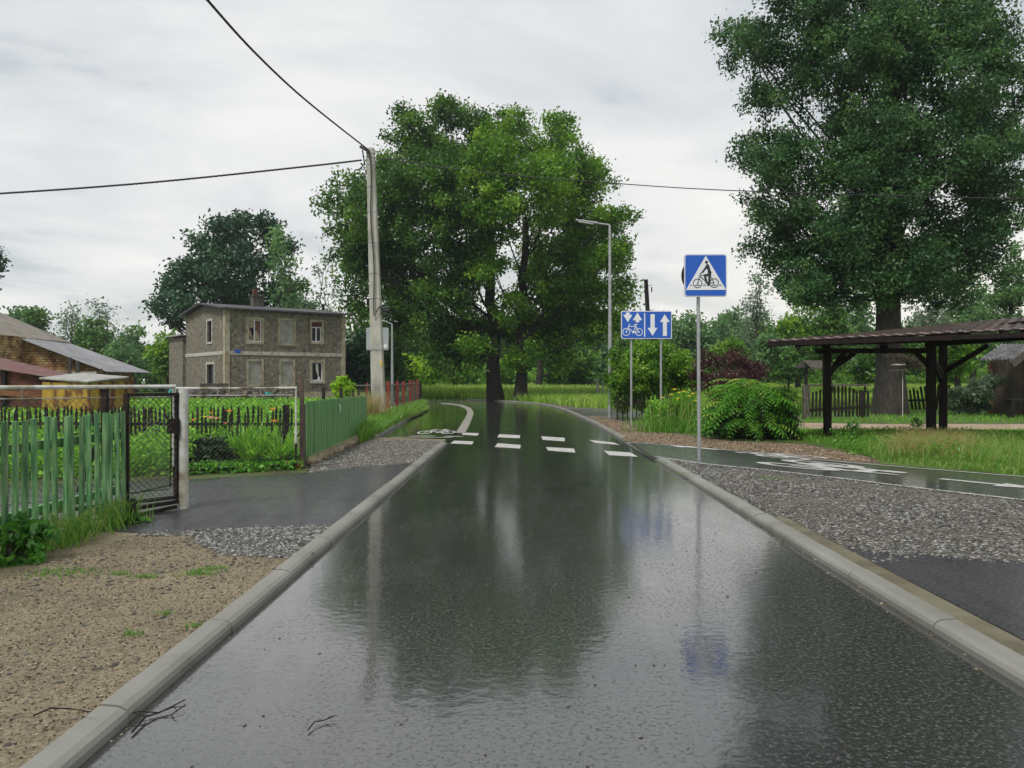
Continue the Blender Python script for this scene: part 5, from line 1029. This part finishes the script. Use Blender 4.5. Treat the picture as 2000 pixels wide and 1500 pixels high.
# ------------------------------------------------------------------ bushes on the right
bush('hazel_bush', 'tall dense green bush behind the street lamp and lane sign', lobes_px([(1212, 705, 24), (1250, 698, 30), (1295, 700, 32), (1328, 712, 26), (1322, 740, 28), (1240, 730, 34), (1290, 735, 36), (1345, 720, 20), (1270, 690, 26), (1205, 740, 26), (1340, 755, 24), (1225, 755, 34), (1270, 750, 40), (1310, 760, 36), (1215, 785, 22), (1330, 760, 20), (1255, 785, 22)], 29.5), lf_bright, .11, .22, 60, dens=1.5)
bush('purple_bush', 'purple leaved barberry bush between the sign posts and sumac', lobes_px([(1380, 705, 24), (1415, 700, 26), (1448, 705, 26), (1478, 715, 20), (1450, 718, 24), (1370, 745, 24), (1410, 745, 32), (1455, 740, 26), (1395, 770, 24), (1470, 730, 16), (1365, 725, 18)], 25), lf_purple, .085, .2, 40, dens=1.0)
bush('thuja_bush', 'rounded black green thuja right of the sumac', lobes_px([(1515, 790, 34), (1535, 815, 30), (1520, 840, 34), (1545, 850, 20), (1495, 845, 26), (1525, 765, 18)], 20.2), lf_thuja, .06, .12, 40, dens=1.2)
bush('weed_bush', 'tall weeds with yellow blossoms left of the steel sign post', lobes_px([(1290, 790, 18), (1315, 790, 22), (1340, 800, 22), (1300, 820, 22), (1330, 830, 22), (1275, 815, 12), (1355, 830, 18), (1350, 780, 16)], 23), lf_crop, .09, .16, 40)
xy = np.array([P(1318, 0, 22.4).x, 22.4])+RNG.normal(size=(1000, 2))*np.array([.5, .45]); stuff('weeds_grass', *join(blades(xy, LV, .42, .016, 1.0, -.2, .6), blades(xy[:200]+np.array([.3, .2]), LV, 1.2, .02, .4, .1, .2)), lf_verge, 'tall green grass in front of the lane sign posts', 'grass')
for i, (px, py) in enumerate([(1316, 762), (1325, 768), (1334, 766), (1345, 775), (1310, 772), (1352, 770), (1292, 778), (1357, 784), (1322, 780)]):
    q = P(px, py, 22.4); o = flower('yellow_flower', 'small yellow blossom spike in the weeds by the steel post', (q.x, q.y), q.z, .09, lf_yflow, 'yellow blossoms in the roadside weeds')
bush('fern_bush', 'low dark greenery between steel post and sumac', lobes_px([(1385, 815, 22), (1410, 830, 24), (1395, 845, 20), (1440, 845, 24), (1370, 835, 16)], 20.5), lf_weed, .08, .13, 30)
# sumac: arching pinnate fronds
su = empty('sumac_bush', (P(1470, 0, 19.6).x, 19.6, LV), 'staghorn sumac with drooping feathery fronds beside the cycle path', 'bush')
V = []; Fc = []; T = []; fr_stem = MB()
cen = Vector((P(1468, 0, 19.6).x, 19.6, 0))
for i in range(255):
    az = RNG.uniform(0, 2*math.pi); hgt = RNG.uniform(.08, 1.0)**.7
    tip = i % 9 == 0
    r0 = RNG.uniform(.05, .95)*math.sqrt(max(.05, 1-(hgt*.9)**2)); o = cen+Vector((math.cos(az)*r0*1.0, math.sin(az)*r0*.75, LV+.05+hgt*1.36))
    L_ = RNG.uniform(.5, .8); dd = Vector((math.cos(az+RNG.normal()*.5), math.sin(az+RNG.normal()*.5), 0)); rise = RNG.uniform(.1, .75)
    pts = []
    for k in range(9): t = k/8; pts.append(o+dd*L_*t+Vector((0, 0, L_*(rise*t-.75*t*t))))
    fr_stem.tube(pts, .004, 3, cap=False); hue = min(1, max(0, RNG.normal()*.15+(.75 if tip or hgt > .85 and RNG.random() < .5 else .35)))
    for k in range(1, 9):
        p = pts[k]; t = k/8; d = (pts[k]-pts[k-1]).normalized(); sd_ = d.cross(Vector((0, 0, 1))).normalized(); ll = .19*math.sin(math.pi*(.18+.75*t))+.03
        for sg in (-1, 1):
            u = (sd_*sg+d*.45+Vector((0, 0, -.35))).normalized(); wv = d*.022; i0 = len(V)
            V += [tuple(p-wv*.5), tuple(p+u*ll*.5-wv), tuple(p+u*ll), tuple(p+u*ll*.5+wv)]; Fc.append((i0, i0+1, i0+2, i0+3)); T.append(min(1, max(0, hue+RNG.normal()*.08)))
link('fronds', nmesh('fronds', V, Fc, T), lf_sumac, su); fr_stem.build('frond_stems', lf_sumac, su)
mb = MB()
for k in range(14): a = RNG.uniform(0, 6.28); limb(mb, (cen.x+.1*math.cos(a), cen.y+.1*math.sin(a), 0), (cen.x+.8*math.cos(a), cen.y+.6*math.sin(a), RNG.uniform(.7, 1.4)), .02, .01, 4, .1, 5)
mb.build('stem', m_bark2, su)
pts, tn, _ = ball_points([(cen.x, cen.y+.1, .7, .75), (cen.x-.5, cen.y, .45, .5), (cen.x+.5, cen.y, .5, .55)], .25, 40, 1.0, shell=.1); V2, F2 = leaf_quads(pts, .09); link('inner_shade_leaves', nmesh('inner_shade_leaves', V2, F2, tn), lf_thuja, su)  # dark thuja green painted on the inner leaves as shade inside the sumac
# dark gap fence under the hazel
df = empty('picket_fence', (P(1230, 0, 31).x, 28.2, 0), 'old grey pickets half hidden under the hazel bush', 'fence')
for i in range(16): q = P(1206+i*9.5, 0, 28.2); MB().box((q.x, 28.2, .5), (.05, .02, .9+random.uniform(-.1, .1)), ry=random.uniform(-.06, .06)).build('picket', m_dwood, df)
a = P(1200, 0, 28.25); b = P(1360, 0, 28.25); MB().bar((a.x, 28.24, .7), (b.x, 28.24, .68), .04, .07).build('rail', m_dwood, df)
bp_ = empty('boundary_post', (*G(1168, 776)[:2], 0), 'white boundary post in the meadow left of the street lamp', 'post')
q = P(1167, 740, 62); MB().bar((q.x, 62, 0), (q.x, 62, 1.6), .22, .12).bar((q.x+.42, 62, 0), (q.x+.42, 62, 1.5), .12).build('shaft', m_trimw, bp_)

# ------------------------------------------------------------------ carport
cp = empty('carport', (9, 19.5, 0), 'open timber carport on dark posts with red brown tiled roof', 'carport')
cA = Vector((5.93, 18.5, 2.366)); cB = Vector((11.06, 15.0, 2.50)); cCc = Vector((13.9, 19.1, 3.14)); cD = Vector((8.75, 22.6, 2.66))
nu, nv = 150, 14; V = []; Fc = []
for side in (0, 1):
    for j in range(nv+1):
        for i in range(nu+1):
            s, t = i/nu, j/nv; p = cA.lerp(cB, s).lerp(cD.lerp(cCc, s), t)
            V.append((p.x, p.y, p.z+(.028*math.sin(s*2*math.pi*26)*(.6+.4*math.sin(s*2*math.pi*26))+.02*(1-(t*nv/2) % 1)+.03)*(1 if side == 0 else 0)-.0*side))
off = (nu+1)*(nv+1)
for j in range(nv):
    for i in range(nu):
        a = j*(nu+1)+i; Fc.append((a, a+1, a+nu+2, a+nu+1)); Fc.append((off+a, off+a+nu+1, off+a+nu+2, off+a+1))
for i in range(nu): Fc += [(i, off+i, off+i+1, i+1), (nv*(nu+1)+i, nv*(nu+1)+i+1, off+nv*(nu+1)+i+1, off+nv*(nu+1)+i)]
for j in range(nv): a = j*(nu+1); b = a+nu; Fc += [(a, a+nu+1, off+a+nu+1, off+a), (b, off+b, off+b+nu+1, b+nu+1)]
link('roof', nmesh('roof', V, Fc), m_tile, cp)
mb = MB(); mb.bar(cA-Vector((0, 0, .04)), cB-Vector((0, 0, .10)), .04, .10); mb.bar(cA-Vector((0, 0, .06)), cD-Vector((0, 0, .06)), .04, .11); mb.build('fascia', m_bwood, cp)
def cpt(s, t, dz=0): p = cA.lerp(cB, s).lerp(cD.lerp(cCc, s), t); return p+Vector((0, 0, dz))
for s in (.1, .26, .42, .58, .74, .9): MB().bar(cpt(s, .01, -.075), cpt(s, .99, -.075), .07, .13).build('rafter', m_bwood, cp)
posts = [(1616.5, 19.3, 2.40, .155), (1818.5, 18.9, 2.55, .17), (1842, 19.7, 2.6, .15)]
pts_ = []
for px, Y, zt, w in posts: q = P(px, 0, Y); pts_.append(Vector((q.x, Y, 0))); MB().bar((q.x, Y, 0), (q.x-.03*(px < 1700), Y, zt), w).build('post', m_bwood, cp, bevel=.012)
p1, p2, p3 = pts_
MB().bar((p1.x-.3, p1.y, 2.2), (p2.x, p2.y, 2.19), .13, .12).build('beam', m_bwood, cp)
MB().bar((p1.x-.5, p1.y-.1, 2.38), (p2.x+.1, p2.y-.1, 2.45), .14, .13).build('beam', m_bwood, cp)
p4 = P(2060, 655, 16.5); MB().bar((p3.x-.4, p3.y, 2.37), p4, .13, .12).build('beam', m_bwood, cp)
MB().bar((p3.x-.4, p3.y, 2.58), p4+Vector((0, 0, .32)), .13, .12).build('beam', m_bwood, cp)
for a, b in (((p1.x+.03, p1.y, 1.72), (p1.x+.65, p1.y, 2.15)), ((p1.x, p1.y+.06, 1.55), (p1.x+.45, p1.y+.06, 2.2)), ((p2.x-.03, p2.y, 1.8), (p2.x-.35, p2.y, 2.15)), ((p3.x+.03, p3.y, 1.7), (p3.x+.75, p3.y-.6, 2.33)), ((p3.x, p3.y, 1.62), (p2.x+.05, p2.y, 2.0)), ((p2.x+.05, p2.y, 1.95), (p3.x-.05, p3.y, 1.5))):
    MB().bar(a, b, .07, .11).build('brace', m_bwood, cp)
for t in (.33, ): q = p1.lerp(p2, .55); MB().box((q.x, q.y, 2.29), (.15, .12, .12)).build('block', m_bwood, cp)
for t in (.35, .8): q = Vector((p3.x-.4, p3.y, 2.37)).lerp(p4, t); MB().box((q.x, q.y, q.z+.13), (.16, .12, .18)).build('block', m_bwood, cp)

# ------------------------------------------------------------------ gateway roof, pickets, feeder, hut
gw = empty('gateway', (P(1574, 0, 29.8).x, 29.8, 0), 'small dark gateway roof on a timber post left of the huge trunk', 'gateway')
q = P(1574, 0, 29.8); MB().bar((q.x, 29.8, 0), (q.x, 29.8, 1.3), .22).build('post', m_gwood, gw, bevel=.02); MB().bar((q.x, 29.8, 1.3), (q.x, 29.8, 2.1), .09).build('king_post', m_dwood, gw)
rl = P(1552, 716, 29.4); rt = P(1569, 703.5, 29.6); rr_ = P(1587, 719, 29.4); bk = Vector((1.05, .5, 0)); mb = MB(); mb.prism([rl, rt, rt+bk, rl+bk], (0, 0, -.05)); mb.prism([rr_, rt, rt+bk, rr_+bk], (0, 0, -.05)); mb.build('roof', m_gwood, gw)
MB().bar((q.x, 29.8, 1.30), (P(1700, 0, 29.8).x, 29.8, 1.30), .08, .07).build('top_rail', m_gwood, gw)
f1 = empty('picket_fence', (P(1640, 0, 29.9).x, 29.9, 0), 'dark uneven pickets left of the huge trunk', 'fence')
for i in range(17): q = P(1580+i*7.2, 0, 29.9); h_ = .95+.25*math.exp(-((i-8)/4.0)**2)+random.uniform(-.06, .06); MB().box((q.x, 29.9, h_/2+.12), (.08, .025, h_), ry=random.uniform(-.03, .03)).build('picket', m_dwood, f1)
MB().bar((P(1577, 0, 29.95).x, 29.94, .35), (P(1700, 0, 29.95).x, 29.94, .5), .05, .1).build('rail', m_dwood, f1); q = P(1682, 0, 29.8); MB().box((q.x, 29.78, .6), (.14, .1, 1.0)).build('post', m_dwood, f1)
f2 = empty('picket_fence', (P(1810, 0, 35).x, 35, 0), 'broken leaning pickets right of the huge trunk', 'fence')
for i in range(13): q = P(1772+i*7.4, 0, 35); h_ = 1.0+random.uniform(-.25, .15); MB().box((q.x, 35, h_/2+.2), (.09, .025, h_), ry=random.uniform(-.18, .1)).build('picket', m_dwood, f2)
MB().bar((P(1768, 0, 35).x, 35.03, .6), (P(1866, 0, 35).x, 35.03, .62), .05, .09).build('rail', m_dwood, f2)
fd = empty('bird_feeder', (P(1760, 0, 31).x, 31, 0), 'bird feeder with thatch roof on a thin pole before the trunk', 'bird feeder')
q = P(1763, 0, 31); MB().tube([(q.x, 31, 0), (q.x, 31, 1.85)], .016, 8).build('pole', m_trimw, fd); c = P(1755, 723, 31); MB().box(c, (.55, .4, .05), ry=-.05).build('tray', m_gwood, fd); MB().box(P(1755, 712, 31), (.42, .3, .05)).build('shelf', m_trimw, fd)
xyv = RNG.normal(size=(900, 3))*np.array([.33, .16, .11]); xyv[:, 2] += -.35*np.abs(xyv[:, 0])*0-xyv[:, 0]*.35; c = P(1776, 706, 31); dirs = np.tile(np.array([.8, 0, -.55]), (900, 1))+RNG.normal(size=(900, 3))*.25
V, Fc = leaf_quads(xyv+np.array(c), .2, .12, dirs=dirs); link('thatch', nmesh('thatch', V, Fc, RNG.random(900)*.5), mat('thatch', [(.03, .025, .015), (.08, .065, .045)], 8, .9), fd)
bush('juniper_bush', 'grey green spreading juniper beside the hut', lobes_px([(1875, 775, 20), (1900, 765, 24), (1925, 760, 22), (1880, 790, 20), (1915, 788, 24), (1935, 745, 16)], 33), lf_silver, .12, .18, 60, dens=1.3)
hut = empty('garden_hut', (P(1990, 0, 31).x, 31, 0), 'brown plastered hut with wet dark tiles cut by the right edge', 'hut')
m_hut = mat('brown_plaster', [(.05, .035, .025), (.09, .065, .045), (.12, .09, .065)], 2, .85, .3, 14)
x0 = P(1935, 0, 34.2).x; MB().box((x0+2.2, 32.6, 1.15), (4.4, 3.2, 2.3)).build('wall', m_hut, hut); e1 = P(1912, 702, 30.5); e2 = P(2120, 700, 30.5); t1_ = P(1955, 672, 32.4); t2_ = P(2150, 668, 32.4)
corrugated(e1, e2, t2_, t1_, 26, .03, .05).build('roof', m_tilek, hut); MB().bar((x0-.05, 34.1, 0), (x0-.05, 34.1, 2.25), .16).build('corner_post', mat('orange_timber', [(.12, .05, .015), (.22, .1, .03)], 4, .7), hut)
MB().bar(P(1975, 712, 30.2), P(2030, 672, 30.2), .12, .25).build('barge_board', m_gwood, hut); q = P(1990, 775, 30.4); mb = MB(); mb.box((q.x, 30.4, .75), (1.0, .5, .06)); mb.box((q.x-.35, 30.4, .37), (.1, .4, .7)); mb.box((q.x+.35, 30.4, .37), (.1, .4, .7)); mb.build('bench', m_dwood, hut)
# tall weeds in front of carport posts
for px, py, lab in ((1790, 850, 'tallest dark leafy weed left of the paired carport posts'), (1665, 858, 'dark leafy weed right of the first carport post'), (1870, 880, 'leafy weed in front of the paired carport posts')):
    Y = 18.2; bush('tall_weed', lab, lobes_px([(px, py-24, 10, 0), (px-9, py-8, 9, 0), (px+8, py-4, 9, 0), (px, py+6, 10, 0)], Y), lf_weed, .06, .08, 16, cat='weed')

# ------------------------------------------------------------------ small things on the road
def twig(label, pts, r, side):
    P3 = [Vector(G(px, py, .012)) for px, py in pts]; P3 = [p+Vector((0, 0, .006*(i % 2))) for i, p in enumerate(P3)]
    mb = MB(); mb.tube(P3, [r*(1-.6*i/len(P3)) for i in range(len(P3))], 5)
    for (i, dx_, dy_) in side: a = P3[i]; mb.tube([a, a+Vector((dx_*.5, dy_*.5, .012)), a+Vector((dx_, dy_, .004))], [r*.6, r*.45, r*.2], 4)
    return tag(mb.build('twig', m_dwood), label, 'twig')
twig('forked twig lying on the wet road next to the left kerb', [(258, 1430), (285, 1402), (310, 1392), (335, 1383), (362, 1366)], .0055, [(1, -.12, .02), (2, .1, .06), (3, .05, -.06), (2, -.16, -.03)])
twig('short twig with a brown leaf in the middle of the wet road', [(602, 1425), (615, 1412), (635, 1406), (655, 1400)], .0035, [(2, .05, .03)])
t_ = twig('thin twig lying across the left kerb stone', [(65, 1445), (100, 1432), (135, 1430), (178, 1440)], .004, [(1, .04, -.04)]); t_.location.z = .1

# ------------------------------------------------------------------ haze
hz_m = bpy.data.materials.new('haze_air'); hz_m.use_nodes = True; t_h = hz_m.node_tree; t_h.nodes.clear()
ho = t_h.nodes.new('ShaderNodeOutputMaterial'); pv = t_h.nodes.new('ShaderNodeVolumePrincipled'); pv.inputs['Color'].default_value = (.86, .93, 1, 1); pv.inputs['Density'].default_value = .00035; pv.inputs['Anisotropy'].default_value = .2
t_h.links.new(pv.outputs[0], ho.inputs['Volume'])
hb = MB().box((0, 90, 13.5), (420, 240, 29)).build('haze', hz_m); tag(hb, 'thin rain haze lying over road and meadow', 'haze', kind='stuff')
